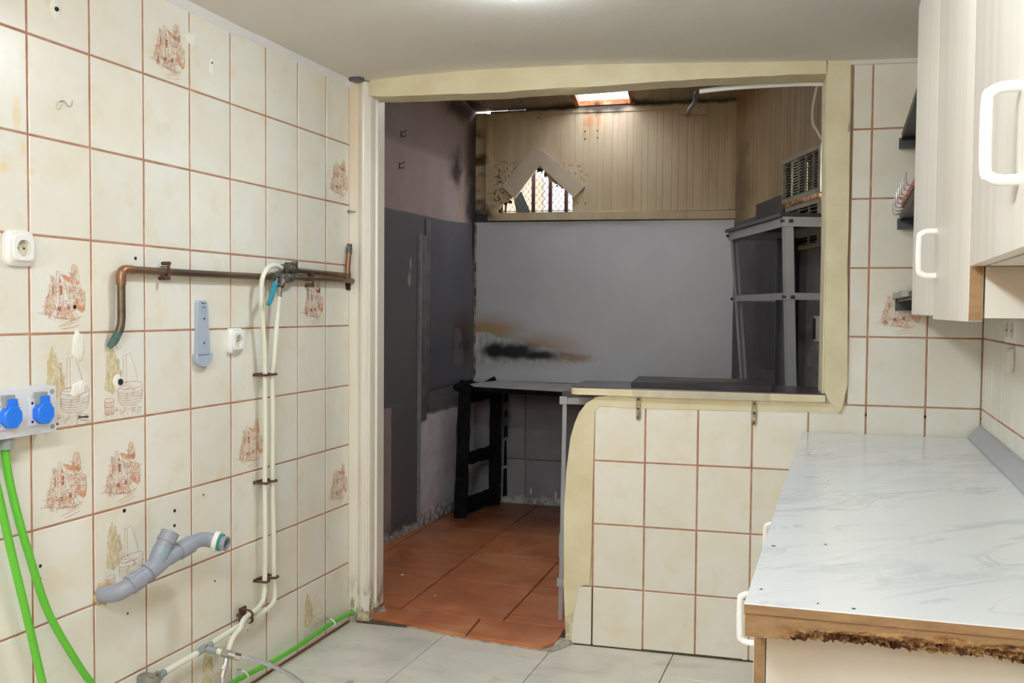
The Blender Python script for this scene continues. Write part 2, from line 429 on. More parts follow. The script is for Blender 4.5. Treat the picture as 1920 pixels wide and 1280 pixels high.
# plaster along the rounded end and under the ledge
band = half[:-2] + [(1.86, .997), (1.97, .985), (1.955, .955), (1.86, .958), (1.2, .950), (1.060, .955), (1.040, .93), (1.036, .66), (1.034, .40), (1.028, .245), (.985, .235), (.962, .10), (.955, -.0)]
struct(B().prism(band, .012, -.0025, 'y', cham=.0).build('trim_1', PLASTER))
# header, right post and left post of the opening
hd = [(.085, 2.205), (.145, 2.199), (.35, 2.195), (.62, 2.190), (.8, 2.193), (1.0, 2.192), (1.2, 2.197), (1.4, 2.200), (1.65, 2.199), (1.885, 2.196), (1.885, 2.30), (.085, 2.30)]
def wavy(poly, n, amp, sd):
    rnd = random.Random(sd); out = []
    for i, p in enumerate(poly):
        q = poly[(i+1) % len(poly)]
        for k in range(n): out.append((p[0]+(q[0]-p[0])*k/n+(rnd.uniform(-amp, amp) if k else 0), p[1]+(q[1]-p[1])*k/n+(rnd.uniform(-amp, amp) if k else 0)))
    return out
struct(B().prism(wavy(hd, 5, .0012, 3), .10, -.010, 'y', cham=.006).build('trim_2', PLASTER))
rp = [(1.876, 2.30), (1.960, 2.30), (1.962, 1.9), (1.966, 1.5), (1.972, 1.06), (1.953, .965), (1.943, .957), (1.905, 1.002), (1.890, 1.035), (1.886, 1.5), (1.878, 2.0)]
struct(B().prism(wavy(rp, 3, .0008, 4), .165, -.010, 'y', cham=.005).build('trim_3', PLASTER))
prof = [(-.004, .12), (-.004, -.003), (.040, -.003), (.042, -.007), (.050, -.010), (.056, -.018), (.066, -.021), (.074, -.017), (.078, -.010), (.084, -.010), (.087, -.004), (.092, -.004), (.096, .004), (.096, .045), (.105, .048), (.105, .12)]
struct(B().prism(prof, .055, 2.262, 'z').build('trim_4', JAMB))
struct(B().prism([(-.004, .1), (-.004, -.002), (.036, -.002), (.036, .1)], -.002, .06, 'z').build('trim_5', JAMB))
# white caulk strip where the left wall meets the ceiling
b = B(); n = 40
pts = [(.01+k*.13, 0, 0) for k in range(n)]
rnd = random.Random(5); vs = []; fs = []
for k in range(n):
    s_ = .0+k*.13; j = rnd.uniform(-.004, .004)
    vs += [(s_, 0.0, 2.243+j), (s_, .012, 2.252+j), (s_, .034+j, 2.268), (s_, 0.0, 2.275)]
for k in range(n-1):
    for q in range(4): fs.append((k*4+q, k*4+(q+1) % 4, (k+1)*4+(q+1) % 4, (k+1)*4+q))
fs += [(0, 1, 2, 3), (n*4-4, n*4-3, n*4-2, n*4-1)]
struct(B().add(vs, fs).build('trim_6', COVE, frame=LF))
# plaster joint under the ceiling right of the opening
struct(B().prism([(1.955, 2.222), (2.43, 2.214), (2.43, 2.26), (1.955, 2.26)], .01, -.012, 'y', cham=.005).build('trim_7', CEIL))

# ------------------------------------------------------------------ printed scenes on tiles (flat print)
def wash(name, col, lo=.36, hi=.60, sc=85):
    m = Mat(name, .3); v = m.noise(sc, 4, (1, 1, .6), .65)
    return m.fin(m.ramp(v, [(lo, (.80, .765, .65)), (hi, col)]))
P_RED = wash('print_red', (.46, .17, .105), .22, .45); P_ORANGE = wash('print_orange', (.74, .32, .16), .30, .54); P_PALE = wash('print_pale_orange', (.72, .50, .32), .40, .66)
P_OLIVE = wash('print_olive', (.60, .49, .23), .30, .62); P_BROWN = wash('print_brown', (.58, .29, .19), .25, .5, 140); P_DULL = wash('print_dull_olive', (.54, .43, .25), .3, .55)
def strokes(b, pts, wd, y):
    for p, q in zip(pts, pts[1:]):
        dx, dz = q[0]-p[0], q[1]-p[1]; l = math.hypot(dx, dz) or 1e-6; nx, nz = -dz/l*wd/2, dx/l*wd/2
        b.add([(p[0]+nx, y, p[1]+nz), (p[0]-nx, y, p[1]-nz), (q[0]-nx, y, q[1]-nz), (q[0]+nx, y, q[1]+nz)], [(0, 1, 2, 3)])
def fillp(b, pts, y): b.add([(p[0], y, p[1]) for p in pts], [tuple(range(len(pts)))])
def scrib(b, rnd, x, z, rx, rz, n, wd, y, ln=.008):
    for _ in range(n):
        a = rnd.uniform(0, 6.28); k = math.sqrt(rnd.random()); px, pz = x+rx*k*math.cos(a), z+rz*k*math.sin(a); t = rnd.uniform(0, 6.28); pts = [(px, pz)]
        for _k in range(3):
            t += rnd.uniform(-1, 1); px += math.cos(t)*ln/2; pz += math.sin(t)*ln/2; pts.append((px, pz))
        strokes(b, pts, wd, y)
def house_layers():
    rnd = random.Random(11); y1, y2 = .00035, .0006; ink = B(); org = B(); pale = B(); red = B()
    # coordinates: u 0..1 left to right, v 0..1 bottom to top of the tile
    T = lambda pts: [((u-.5)*.194, (v-.5)*.2446) for u, v in pts]
    fillp(pale, T([(.64, .56), (.66, .70), (.70, .74), (.75, .73), (.78, .62), (.80, .56), (.72, .52)]), y1)
    fillp(pale, T([(.22, .18), (.27, .42), (.36, .55), (.40, .50), (.38, .30), (.33, .18)]), y1)
    fillp(org, T([(.71, .30), (.76, .25), (.84, .20), (.89, .24), (.90, .35), (.85, .28), (.78, .30), (.74, .38)]), y1)
    fillp(pale, T([(.74, .38), (.80, .47), (.87, .46), (.90, .35), (.86, .27), (.78, .30)]), y1)
    fillp(org, T([(.50, .60), (.54, .62), (.74, .56), (.77, .53), (.62, .54), (.58, .55)]), y1)
    fillp(org, T([(.69, .56), (.78, .62), (.80, .54), (.75, .50)]), y1)
    fillp(pale, T([(.60, .50), (.74, .47), (.72, .38), (.62, .36)]), y1); fillp(pale, T([(.46, .29), (.62, .24), (.66, .20), (.50, .19), (.40, .22)]), y1); fillp(pale, T([(.24, .18), (.30, .30), (.34, .18)]), y1)
    for q in ([(.46, .40), (.50, .40), (.50, .50), (.46, .50)], [(.42, .24), (.48, .22), (.48, .27), (.42, .28)], [(.58, .25), (.63, .24), (.62, .29), (.58, .29)], [(.46, .53), (.48, .53), (.48, .57), (.46, .57)], [(.34, .40), (.36, .40), (.36, .5), (.34, .5)]): fillp(red, T(q), y2)
    L = [[(.40, .30), (.41, .65)], [(.44, .29), (.45, .64)], [(.40, .65), (.46, .65)], [(.46, .58), (.50, .63), (.56, .53)], [(.50, .62), (.73, .57), (.78, .52)], [(.56, .53), (.60, .36)], [(.60, .50), (.74, .47), (.82, .50)],
         [(.46, .40), (.46, .29)], [(.52, .40), (.52, .28)], [(.60, .36), (.72, .38)], [(.63, .40), (.63, .25)], [(.69, .24), (.70, .38), (.74, .43), (.78, .40), (.77, .24)], [(.30, .48), (.33, .57), (.38, .58)], [(.24, .18), (.25, .36), (.30, .46)],
         [(.28, .16), (.30, .30), (.33, .18)], [(.36, .20), (.38, .30), (.42, .18)], [(.50, .26), (.58, .20), (.66, .15)], [(.46, .28), (.56, .26), (.66, .22)], [(.10, .205), (.26, .195), (.44, .16), (.70, .14)], [(.36, .155), (.52, .145), (.70, .125)],
         [(.44, .065), (.60, .085), (.72, .105)], [(.50, .035), (.66, .050), (.78, .075)], [(.56, .10), (.72, .14), (.82, .17)], [(.80, .47), (.87, .46), (.90, .34), (.86, .24)], [(.64, .55), (.66, .70), (.69, .74)], [(.75, .73), (.79, .60)], [(.73, .71), (.74, .62)],
         [(.54, .34), (.60, .33)], [(.54, .31), (.62, .30)], [(.65, .44), (.72, .45)], [(.22, .20), (.22, .34)], [(.82, .42), (.82, .30)]]
    for k in L: strokes(ink, T(k), .0013, y2)
    for (u, v, ru, rv, n) in ((.28, .30, .07, .16, 40), (.55, .25, .14, .08, 44), (.74, .30, .09, .10, 30), (.36, .50, .05, .09, 18), (.55, .17, .22, .03, 30), (.70, .63, .05, .09, 18), (.66, .47, .09, .05, 22), (.48, .45, .1, .1, 16), (.80, .40, .08, .10, 20)):
        scrib(ink, rnd, (u-.5)*.194, (v-.5)*.2446, ru*.194, rv*.2446, n, .0009, y2, .010)
    return [(pale, P_PALE), (org, P_ORANGE), (red, P_RED), (ink, P_BROWN)]
def well_layers():
    rnd = random.Random(12); y1, y2 = .00035, .0006; ol = B(); ink = B(); dull = B()
    T = lambda pts: [((u-.5)*.194, (v-.5)*.2446) for u, v in pts]
    fillp(ol, T([(.20, .36), (.24, .54), (.24, .72), (.30, .84), (.33, .88), (.36, .82), (.41, .80), (.43, .66), (.50, .58), (.54, .44), (.46, .35), (.36, .30), (.28, .33)]), y1)
    fillp(dull, T([(.43, .70), (.48, .70), (.50, .58), (.54, .56), (.51, .46), (.46, .44)]), y2)
    el = lambda cx, cz, rx, rz, n=18, a0=0, a1=6.283: [(cx+rx*math.cos(a0+(a1-a0)*k/n), cz+rz*math.sin(a0+(a1-a0)*k/n)) for k in range(n+1)]
    L = [el(.70, .38, .25, .045), el(.58, .40, .09, .02)]
    for k in range(6): L.append(el(.70, .33-.028*k, .25-.006*k, .045, 10, 3.2, 6.2))
    L += [[(.45, .38), (.46, .20)], [(.95, .38), (.93, .20)], [(.56, .40), (.57, .74)], [(.62, .40), (.62, .74)], [(.56, .74), (.62, .74)], [(.62, .74), (.70, .76), (.78, .62), (.86, .42)], [(.57, .78), (.62, .80)],
          el(.29, .23, .09, .025), [(.20, .23), (.21, .08)], [(.38, .23), (.37, .08)], el(.29, .08, .08, .02, 10, 3.2, 6.2), el(.29, .17, .09, .02, 10, 3.2, 6.2)]
    for k in range(6): L.append([(.215+k*.027, .21), (.22+k*.026, .07)])
    for k in L: strokes(ink, T(k), .0011, y2)
    scrib(ink, rnd, .05*.194, (.08-.5)*.2446, .42*.194, .05*.2446, 60, .0009, y2, .006)
    scrib(dull, rnd, (.36-.5)*.194, (.55-.5)*.2446, .12*.194, .22*.2446, 30, .0009, y2, .012)
    scrib(ink, rnd, .2*.194, (.28-.5)*.2446, .24*.194, .07*.2446, 26, .0008, y2, .008)
    return [(ol, P_OLIVE), (dull, P_DULL), (ink, P_BROWN)]
print_cache = {}
def add_print(tile, kind, mirror):
    """mirror: the left wall's local x runs right to left as seen"""
    key = (kind, mirror)
    if key not in print_cache:
        lay = house_layers() if kind == 'house' else well_layers(); L = []
        for b_, m_ in lay:
            if mirror: b_.v = [(-v[0], v[1], v[2]) for v in b_.v]
            o = b_.build('print', m_, smooth=False); L.append(o.data); bpy.data.objects.remove(o)
        print_cache[key] = L
    for me in print_cache[key]:
        o = bpy.data.objects.new('print', me); C.objects.link(o); o.parent = tile
for k in ((2, -1), (7, 0), (0, 2), (6, 2), (0, 4), (1, 4), (4, 4), (7, 5)):
    if left_tiles.get(k): add_print(left_tiles[k], 'house', True)
for k in ((0, 3), (1, 3), (1, 5), (6, 7), (3, 7)):
    if left_tiles.get(k): add_print(left_tiles[k], 'well', True)
add_print(front_tiles[(5, 2)], 'house', True)
# holes and filler on the left wall
def lump(b, s, d, z, rs, rz, h, sd, n=18):
    rnd = random.Random(sd); vs = [(s, d+h, z)]; fs = []
    rr = [rnd.uniform(.8, 1.15) for _ in range(n)]
    for ring, (k, hh) in enumerate(((.5, h*.9), (.85, h*.6), (1.0, 0))):
        vs += [(s+rs*k*rr[i]*math.cos(6.2832*i/n), d+hh*rnd.uniform(.7, 1.1), z+rz*k*rr[i]*math.sin(6.2832*i/n)) for i in range(n)]
    for i in range(n): fs.append((0, 1+i, 1+(i+1) % n))
    for q in range(2):
        for i in range(n): fs.append((1+q*n+i, 1+(q+1)*n+i, 1+(q+1)*n+(i+1) % n, 1+q*n+(i+1) % n))
    b.add(vs, fs); return b
FILLER = plain('white_filler', (.86, .84, .76), .8, 0, .05, 40, .6, 80)
for i, (s, z, rs, rz, h) in enumerate(((1.434, 1.222, .022, .045, .006), (1.435, 1.105, .028, .024, .006), (1.293, 1.112, .021, .023, .005), (1.292, 1.225, .016, .020, .006), (.878, 2.105, .016, .03, .003), (.975, 2.165, .03, .020, .003), (1.498, 2.094, .02, .03, .003), (.03, 1.30, .02, .012, .003))):
    lump(B(), s, .0, z, rs, rz, h, i+3).build('filler_patch', FILLER, wall_left)
for i, (s, z, r) in enumerate(((1.223, 1.468, .0055), (1.445, 1.326, .006), (1.289, 1.114, .010), (1.273, .742, .006), (1.065, .698, .006), (1.066, .652, .0055), (.930, .722, .003), (.874, .424, .003), (1.263, .44, .003), (1.564, .66, .005), (1.566, .627, .005), (.883, 2.117, .003), (1.498, 2.094, .006), (.70, .20, .002))):
    dd = .0055 if i in (2, 12) else (.0035 if i == 11 else 0)
    B().cyl((s, -.003+dd, z), (s, .0012+dd, z), r, r*.9, 14).build('drill_hole', DARK, wall_left)
lump(B(), 1.354, 0, .528, .034, .034, .012, 77).build('filler_patch', OCHRE, wall_left)
B().prism([(.003, 1.405), (.030, 1.405), (.036, 1.43), (.030, 1.470), (.003, 1.478)], .0, .006, 'y').build('pipe_hole', DARK, wall_left)

# ================================================================== things on the kitchen's left wall
def rrect(x0, x1, z0, z1, r, n=6):
    out = []
    for cx, cz, a in ((x1-r, z1-r, 0), (x0+r, z1-r, 90), (x0+r, z0+r, 180), (x1-r, z0+r, 270)):
        out += [(cx+r*math.cos(R(a+90*k/n)), cz+r*math.sin(R(a+90*k/n))) for k in range(n+1)]
    return out
def plate_hole(b, w_, h_, rc, y0, y1, hole, n=48, cham=.003):
    """rounded square plate with a round hole, front at y1"""
    def outer(a, sc=1.0):
        c_, s_ = math.cos(a), math.sin(a); p = 5.0
        k = (abs(c_/(w_/2))**p+abs(s_/(h_/2))**p)**(-1/p)*sc; return (c_*k, s_*k)
    A = [2*math.pi*k/n for k in range(n)]; s2 = 1-cham/(w_/2)
    vs = [(*outer(a)[:1], y0, outer(a)[1]) for a in A]+[(outer(a)[0], y1-cham, outer(a)[1]) for a in A]+[(outer(a, s2)[0], y1, outer(a, s2)[1]) for a in A]
    vs += [(hole*math.cos(a), y1, hole*math.sin(a)) for a in A]+[(hole*.96*math.cos(a), y0+.001, hole*.96*math.sin(a)) for a in A]
    fs = [(q*n+k, q*n+(k+1) % n, (q+1)*n+(k+1) % n, (q+1)*n+k) for q in range(4) for k in range(n)]
    return b.add(vs, fs)
def schuko(frame, base, w_, h_, label, group=None, flip=False, plate=None):
    t = thing('wall_socket', label, 'socket', frame, base, group, flip)
    plate_hole(B(), w_, h_, .012, 0, .019, w_*.36, cham=.008).build('base_frame', plate or WHITEPL, t)
    b = B(); plate_hole(b, w_*.74, h_*.74, .008, .012, .026, .0205, cham=.003); b.build('cover_plate', plate or WHITEPL, t)
    b = B(); b.cyl((0, .0095, 0), (0, .0125, 0), .0215, .0205, 28); b.build('recess', SOCKDISH, t)
    for sx in (-1, 1):
        B().cyl((sx*.0095, .0115, 0), (sx*.0095, .0135, 0), .0026, None, 12).build('pin_hole', DARK, t)
    for sz in (-1, 1):
        B().box(-.003, .003, .012, .023, sz*.0195-.0012, sz*.0195+.0012).build('earth_clip', DULLSTEEL, t)
    return t
schuko(LF, (1.623, 0, 1.470), .084, .088, 'larger rounded cream wall socket at the left edge, above the blue-capped box')
schuko(LF, (.775, 0, 1.216), .080, .086, 'smaller cream wall socket between the blue-grey bracket and the two cream water pipes')

# blue-grey bracket
t = thing('dispenser_bracket', 'blue-grey plastic dispenser bracket with rounded foot, screwed to the left tiled wall', 'bracket', LF, (.942, 0, 1.25))
out = [(-.038, -.088), (-.047, -.078), (-.047, -.083)]
body = [(.027, .085)]+[(.027-.010+.010*math.cos(R(a)), .090+.010*math.sin(R(a))) for a in range(0, 91, 15)]+[(-.013-.010*math.sin(R(a)), .090+.010*math.cos(R(a))) for a in range(0, 91, 15)]+[(-.028, 0), (-.033, -.075), (.030, -.075), (.028, 0)]
B().prism(body, 0, .013, 'y', cham=.003).build('back_plate', BLUEGREY, t)
foot = [(.038, -.070), (.040, -.080)]+[(.001+.039*math.cos(R(a)), -.080-.034*math.sin(R(a))) for a in range(10, 171, 10)]+[(-.038, -.080), (-.040, -.070), (-.033, -.076), (.031, -.076)]
B().prism(foot, 0, .020, 'y', cham=.003).build('foot', BLUEGREY, t)
for z in (.042, -.036):
    B().ring((-.002, .012, z), (-.002, .0145, z), .0075, .004, 16).build('screw_boss', BLUEGREY, t)
    B().cyl((-.002, .012, z), (-.002, .0138, z), .0038, None, 12).build('screw_hole', DARK, t)
b = B()
for (x0, x1, z) in ((.006, -.012, .0915), (.006, -.010, .080), (.004, -.010, .0765)):
    b.box(min(x0, x1), max(x0, x1), .0128, .0134, z-.0007, z+.0007)
strokes(b, [(.011, .0945), (.008, .0925), (.009, .089)], .002, .0134); strokes(b, [(.011, .094), (.005, .0935)], .0015, .0134)
strokes(b, [(.006, .089), (.005, .092), (.003, .0885), (.001, .092), (-.001, .089), (-.003, .092), (-.005, .089), (-.008, .0905), (-.011, .090)], .0014, .0134)
for x in (.008, -.011): b.box(x-.0004, x+.0004, .0128, .0133, .060, .078)
b.build('print', MARK, t, smooth=False)

# industrial socket box
t = thing('socket_box', 'light grey socket box with two blue caps at the left edge of the tiled wall', 'socket box', LF, (1.69, 0, 1.07))
def Q(s, z): return (s-1.69, z-1.07)
B().cbox(-.128, .145, 0, .060, -.060, .058, .006).build('housing', GREYPL, t)
for x in (-.073, .020):
    fl = B().cbox(x-.031, x+.031, .058, .066, -.036, .030, .002).build('flange', GREYPL, t)
    for sx in (-1, 1):
        for sz in (-.026, .020):
            B().cyl((x+sx*.025, .0655, sz), (x+sx*.025, .0672, sz), .0032, None, 10).build('screw', DARK, fl)
    B().box(x-.010, x+.017, .064, .078, .014, .046).build('hinge', GLAND, t)
    oc = [(x+.0265*math.cos(R(a)), -.006+.0285*math.sin(R(a))) for a in range(22, 382, 45)]
    b = B().prism(oc, .066, .086, 'y', cham=.003); b.cbox(x-.0115, x+.0115, .070, .085, .016, .037, .002); b.box(x-.0185, x-.0145, .070, .082, .010, .017).box(x+.0145, x+.0185, .070, .082, .010, .017)
    b.build('cap', BLUE, t)
for x, z in ((-.113, .043), (-.113, -.045), (.13, .043), (.13, -.045)):
    B().cyl((x, .0590, z), (x, .0610, z), .0065, .006, 16).build('corner_screw', GLAND, t)
b = B(); b.cyl((.0, .032, -.088), (.0, .032, -.058), .018, .021, 10); b.build('cable_gland', GLAND, t)
def simple(name, label, cat, b, m, frame, base, group=None, flip=False):
    o = b.build(name, m, None, base, frame); return tag(o, label, cat, group)
# green cables
b = B(); b.tube([(1.69, .032, .99), (1.688, .034, .94), (1.68, .036, .89), (1.66, .04, .80), (1.63, .045, .69), (1.585, .05, .55), (1.50, .055, .39), (1.43, .06, .28), (1.36, .06, .18), (1.27, .06, .09), (1.12, .05, .03)], .0095, 12)
simple('green_cable', 'green cable curving down from the gland under the grey socket box', 'cable', b, GREEN, LF, (1.69, .032, .98))
b = B(); b.tube([(1.735, .04, 1.03), (1.728, .04, .93), (1.712, .042, .85), (1.685, .045, .72), (1.652, .05, .57), (1.62, .052, .43), (1.60, .055, .34), (1.57, .06, .22), (1.53, .06, .09), (1.45, .06, .02)], .0095, 12)
simple('green_cable', 'green cable at the extreme left edge of the photo, left of the gland cable', 'cable', b, GREEN, LF, (1.735, .04, 1.0))
t = thing('green_cable', 'green cable clipped along the foot of the left wall up to the doorway', 'cable', LF, (.5, .03, .05))
b = B(); b.tube([(1.15, .03, .075), (.95, .03, .07), (.812, .03, .067), (.70, .03, .060), (.50, .03, .052), (.33, .028, .054), (.19, .028, .058), (.06, .024, .050), (-.04, .02, .035), (-.12, .02, .012)], .009, 12)
b.build('sheath', GREEN, t, (.5, .03, .05))
for s_, z in ((.755, .064), (.185, .058)):
    b = B(); b.tube([(s_, .004, z-.02), (s_, .028, z-.015), (s_, .043, z), (s_, .028, z+.014), (s_, .012, z+.016)], .003, 8); cl = b.build('clip', WHITEPL, t, (.5, .03, .05))
    B().cyl((s_, .0, z+.018), (s_, .018, z+.018), .003, None, 8).build('nail', DULLSTEEL, cl, (.5, .03, .05))

# copper pipes
t = thing('copper_pipe', 'long brown copper pipe running along the left tiled wall, turning down with green end', 'pipe', LF, (.7, .023, 1.436))
bs = (.7, .023, 1.436)
b = B(); b.tube([(1.27, .023, 1.433), (.9, .023, 1.434), (.56, .023, 1.438)], .0112, 14, 2); b.build('horizontal_pipe', COPPER, t, bs)
b = B(); b.tube([(.47, .023, 1.440), (.3, .023, 1.442), (.034, .023, 1.443), (.018, .012, 1.443)], .0105, 14, 2); b.build('horizontal_pipe', COPPER, t, bs)
b = B(); b.tube([(1.258, .023, 1.433), (1.283, .023, 1.433), (1.298, .023, 1.428), (1.303, .023, 1.413), (1.303, .023, 1.388)], .0130, 14); b.build('elbow', COPPER2, t, bs)
b = B(); b.tube([(1.303, .023, 1.392), (1.303, .023, 1.34), (1.304, .024, 1.30), (1.310, .026, 1.272), (1.318, .023, 1.25)], .0112, 14); b.build('down_pipe', COPPER, t, bs)
b = B(); b.tube([(1.316, .024, 1.256), (1.324, .017, 1.232), (1.332, .006, 1.215)], [.0118, .0110, .008], 12); b.build('pipe_end', PATINA, t, bs)
for s_ in (1.126, .336):
    b = B(); b.box(s_-.004, s_+.004, .008, .036, 1.446, 1.450).box(s_-.004, s_+.004, .008, .036, 1.419, 1.423).box(s_-.004, s_+.004, .033, .0375, 1.416, 1.455)
    b.cyl((s_, .012, 1.458), (s_, .040, 1.458), .0058, None, 10).cyl((s_, .0, 1.413), (s_, .038, 1.413), .0050, None, 10); b.build('pipe_clamp', RUST, t, bs)
t = thing('copper_pipe', 'short upper copper pipe with capped riser beside the doorway post', 'pipe', LF, (.25, .023, 1.466)); bs = (.25, .023, 1.466)
b = B(); b.tube([(.46, .023, 1.469), (.28, .023, 1.467)], .0095, 14, 2, False); b.build('horizontal_pipe', COPPER, t, bs)
b = B(); b.tube([(.28, .023, 1.467), (.055, .023, 1.464)], .0095, 14, 2, False); b.build('horizontal_pipe', COPPER2, t, bs)
b = B(); b.tube([(.060, .023, 1.452), (.056, .023, 1.50), (.047, .023, 1.562)], .0105, 14); b.build('riser', COPPER2, t, bs)
b = B(); b.cyl((.048, .023, 1.553), (.045, .023, 1.575), .0135, None, 8).cyl((.045, .023, 1.572), (.043, .023, 1.594), .0125, .0115, 6); b.build('cap_fitting', BRASS, t, bs)
# compression fitting on upper pipe
b = B(); b.cyl((.545, .036, 1.472), (.522, .036, 1.471), .0145, None, 8).cyl((.522, .036, 1.471), (.500, .036, 1.471), .018, None, 6).cyl((.500, .036, 1.471), (.478, .036, 1.470), .0165, None, 8).cyl((.478, .036, 1.470), (.455, .036, 1.469), .0135, None, 8)
b.cyl((.468, .03, 1.492), (.468, .05, 1.492), .008, None, 8).box(.462, .474, 0, .05, 1.455, 1.496)
b.build('compression_fitting', BRASS, t, bs)
t = thing('ball_valve', 'dirty brass ball valve with a teal lever on the long copper pipe', 'valve', LF, (.52, .036, 1.436)); bs = (.52, .036, 1.436)
b = B(); b.cyl((.60, .034, 1.437), (.572, .034, 1.437), .0155, None, 8).cyl((.572, .034, 1.437), (.548, .036, 1.437), .0175, .019, 6).cyl((.548, .036, 1.437), (.505, .038, 1.437), .0195, None, 12).cyl((.505, .038, 1.438), (.478, .036, 1.439), .0165, None, 6).cyl((.478, .035, 1.439), (.452, .023, 1.440), .0135, None, 8)
b.tube([(.558, .045, 1.437), (.570, .052, 1.422), (.580, .052, 1.403)], [.018, .016, .013], 10); b.build('body', BRASS, t, bs)
b = B(); b.tube([(.595, .050, 1.432), (.620, .068, 1.427), (.652, .084, 1.414)], .0035, 8); b.build('lever_stem', DULLSTEEL, t, bs)
b = B(); lv = [(.650, .084, 1.416), (.668, .090, 1.403), (.682, .095, 1.388), (.700, .1, 1.365), (.718, .1, 1.338)]
b.tube(lv, [.0075, .0095, .0085, .0080, .0068], 10); b.build('lever', TEAL, t, bs)

# cream water pipes
t = thing('water_pipe', 'cream water pipe that loops up from behind the valve, left of the pair', 'pipe', LF, (.65, .045, .9)); bs = (.65, .045, .9)
b = B(); b.tube([(.548, .037, 1.472), (.59, .042, 1.478), (.630, .046, 1.473), (.662, .05, 1.455), (.682, .05, 1.425), (.688, .05, 1.38), (.684, .05, 1.33), (.674, .048, 1.26), (.662, .045, 1.18), (.652, .040, 1.095), (.650, .038, .99), (.651, .040, .86), (.651, .038, .72), (.652, .040, .54), (.652, .038, .375), (.657, .040, .330), (.675, .045, .300), (.715, .052, .288), (.770, .060, .286), (.812, .072, .288), (.842, .082, .283), (.866, .090, .270), (.905, .098, .263), (.930, .104, .250), (.948, .108, .228), (.958, .11, .210)], .0088, 12)
b.build('tube', PEX, t, bs)
b = B(); b.cyl((.955, .109, .216), (.968, .112, .190), .0092, None, 12); b.build('ferrule', CHROME, t, bs)
t = thing('water_pipe', 'cream water pipe hanging straight from the teal-lever valve, right of the pair, with tee', 'pipe', LF, (.62, .045, .9)); bs = (.62, .045, .9)
b = B(); b.tube([(.581, .052, 1.402), (.583, .052, 1.365)], .0088, 12, smooth=False); b.build('ferrule', DULLSTEEL, t, bs)
b = B(); b.tube([(.583, .052, 1.368), (.590, .05, 1.31), (.600, .048, 1.22), (.608, .045, 1.13), (.607, .038, 1.09), (.607, .040, .95), (.606, .038, .715), (.602, .040, .53), (.597, .038, .365), (.592, .038, .315), (.602, .04, .278), (.645, .042, .262), (.74, .04, .257), (.85, .042, .253), (.955, .045, .246)], .0088, 12)
b.build('tube', PEX, t, bs)
tee = B(); tee.cyl((.950, .045, .246), (.978, .045, .244), .0112, None, 14).cyl((.990, .045, .243), (1.020, .045, .241), .0112, None, 14).cyl((.985, .045, .243), (.972, .085, .236), .0112, None, 14); tee.build('tee', GLAND, t, bs)
b = B(); b.cyl((.977, .045, .244), (.992, .045, .243), .0135, None, 14); b.build('tee_ring', CHROME, t, bs)
b = B(); b.tube([(1.015, .045, .241), (1.09, .045, .239), (1.172, .045, .236)], .0098, 12); b.build('tube', PEX, t, bs)
b = B(); b.tube([(.973, .083, .237), (.966, .105, .232)], .0095, 12, smooth=False); b.build('tube', PEX, t, bs)
b = B(); b.cyl((1.165, .045, .236), (1.195, .045, .235), .0112, None, 14); b.build('ferrule', GLAND, t, bs)
el = B(); el.cbox(1.196, 1.232, .0, .062, .190, .246, .008); el.cyl((1.21, .034, .222), (1.185, .05, .235), .013, None, 12); el.cyl((1.222, .045, .25), (1.222, .062, .25), .0075, None, 10).cyl((1.206, .05, .252), (1.206, .064, .252), .006, None, 8); el.build('wall_elbow', DULLSTEEL, t, bs)
b = B(); b.cyl((.968, .100, .233), (.963, .122, .228), .0125, None, 6).cyl((.963, .122, .228), (.957, .143, .222), .0105, None, 12); b.build('fitting', DULLSTEEL, t, bs)
# double pipe clips
for i, (z, ss, lab) in enumerate(((1.093, (.652, .606), 'highest of the three level rusty clips on the two cream pipes'), (.713, (.651, .606), 'middle of the three level rusty clips on the two cream pipes'), (.364, (.652, .597), 'lowest of the three level rusty clips, just above the bend of the pipes'))):
    b = B()
    for s_ in ss:
        b.tube([(s_+.013, .004, z), (s_+.013, .040, z), (s_+.007, .051, z), (s_, .053, z), (s_-.007, .051, z), (s_-.013, .040, z), (s_-.013, .004, z)], .0042, 8, 3)
    b.box(ss[1]-.016, ss[0]+.016, .0, .004, z-.005, z+.005)
    b.cyl((ss[0]-.020, .0, z), (ss[0]-.020, .046, z), .0045, None, 8)
    simple('pipe_clip', lab, 'clip', b, RUST, LF, (ss[0], 0, z), 'rusty clips on the cream pipes')
b = B()
for (s_, z, d_) in ((.770, .287, .060), (.742, .2575, .040)):
    b.tube([(s_, .022, z+.012), (s_, d_-.006, z+.013), (s_, d_+.008, z+.008), (s_, d_+.012, z), (s_, d_+.008, z-.008), (s_, d_-.006, z-.013), (s_, .022, z-.012)], .0038, 8, 3)
b.box(.738, .774, .018, .024, .243, .302).cyl((.756, .0, .272), (.756, .022, .272), .006, None, 8)
simple('pipe_clip', 'rusty clip holding the pipes at the slanting run near the floor', 'clip', b, RUST, LF, (.76, 0, .28), 'rusty clips on the cream pipes')
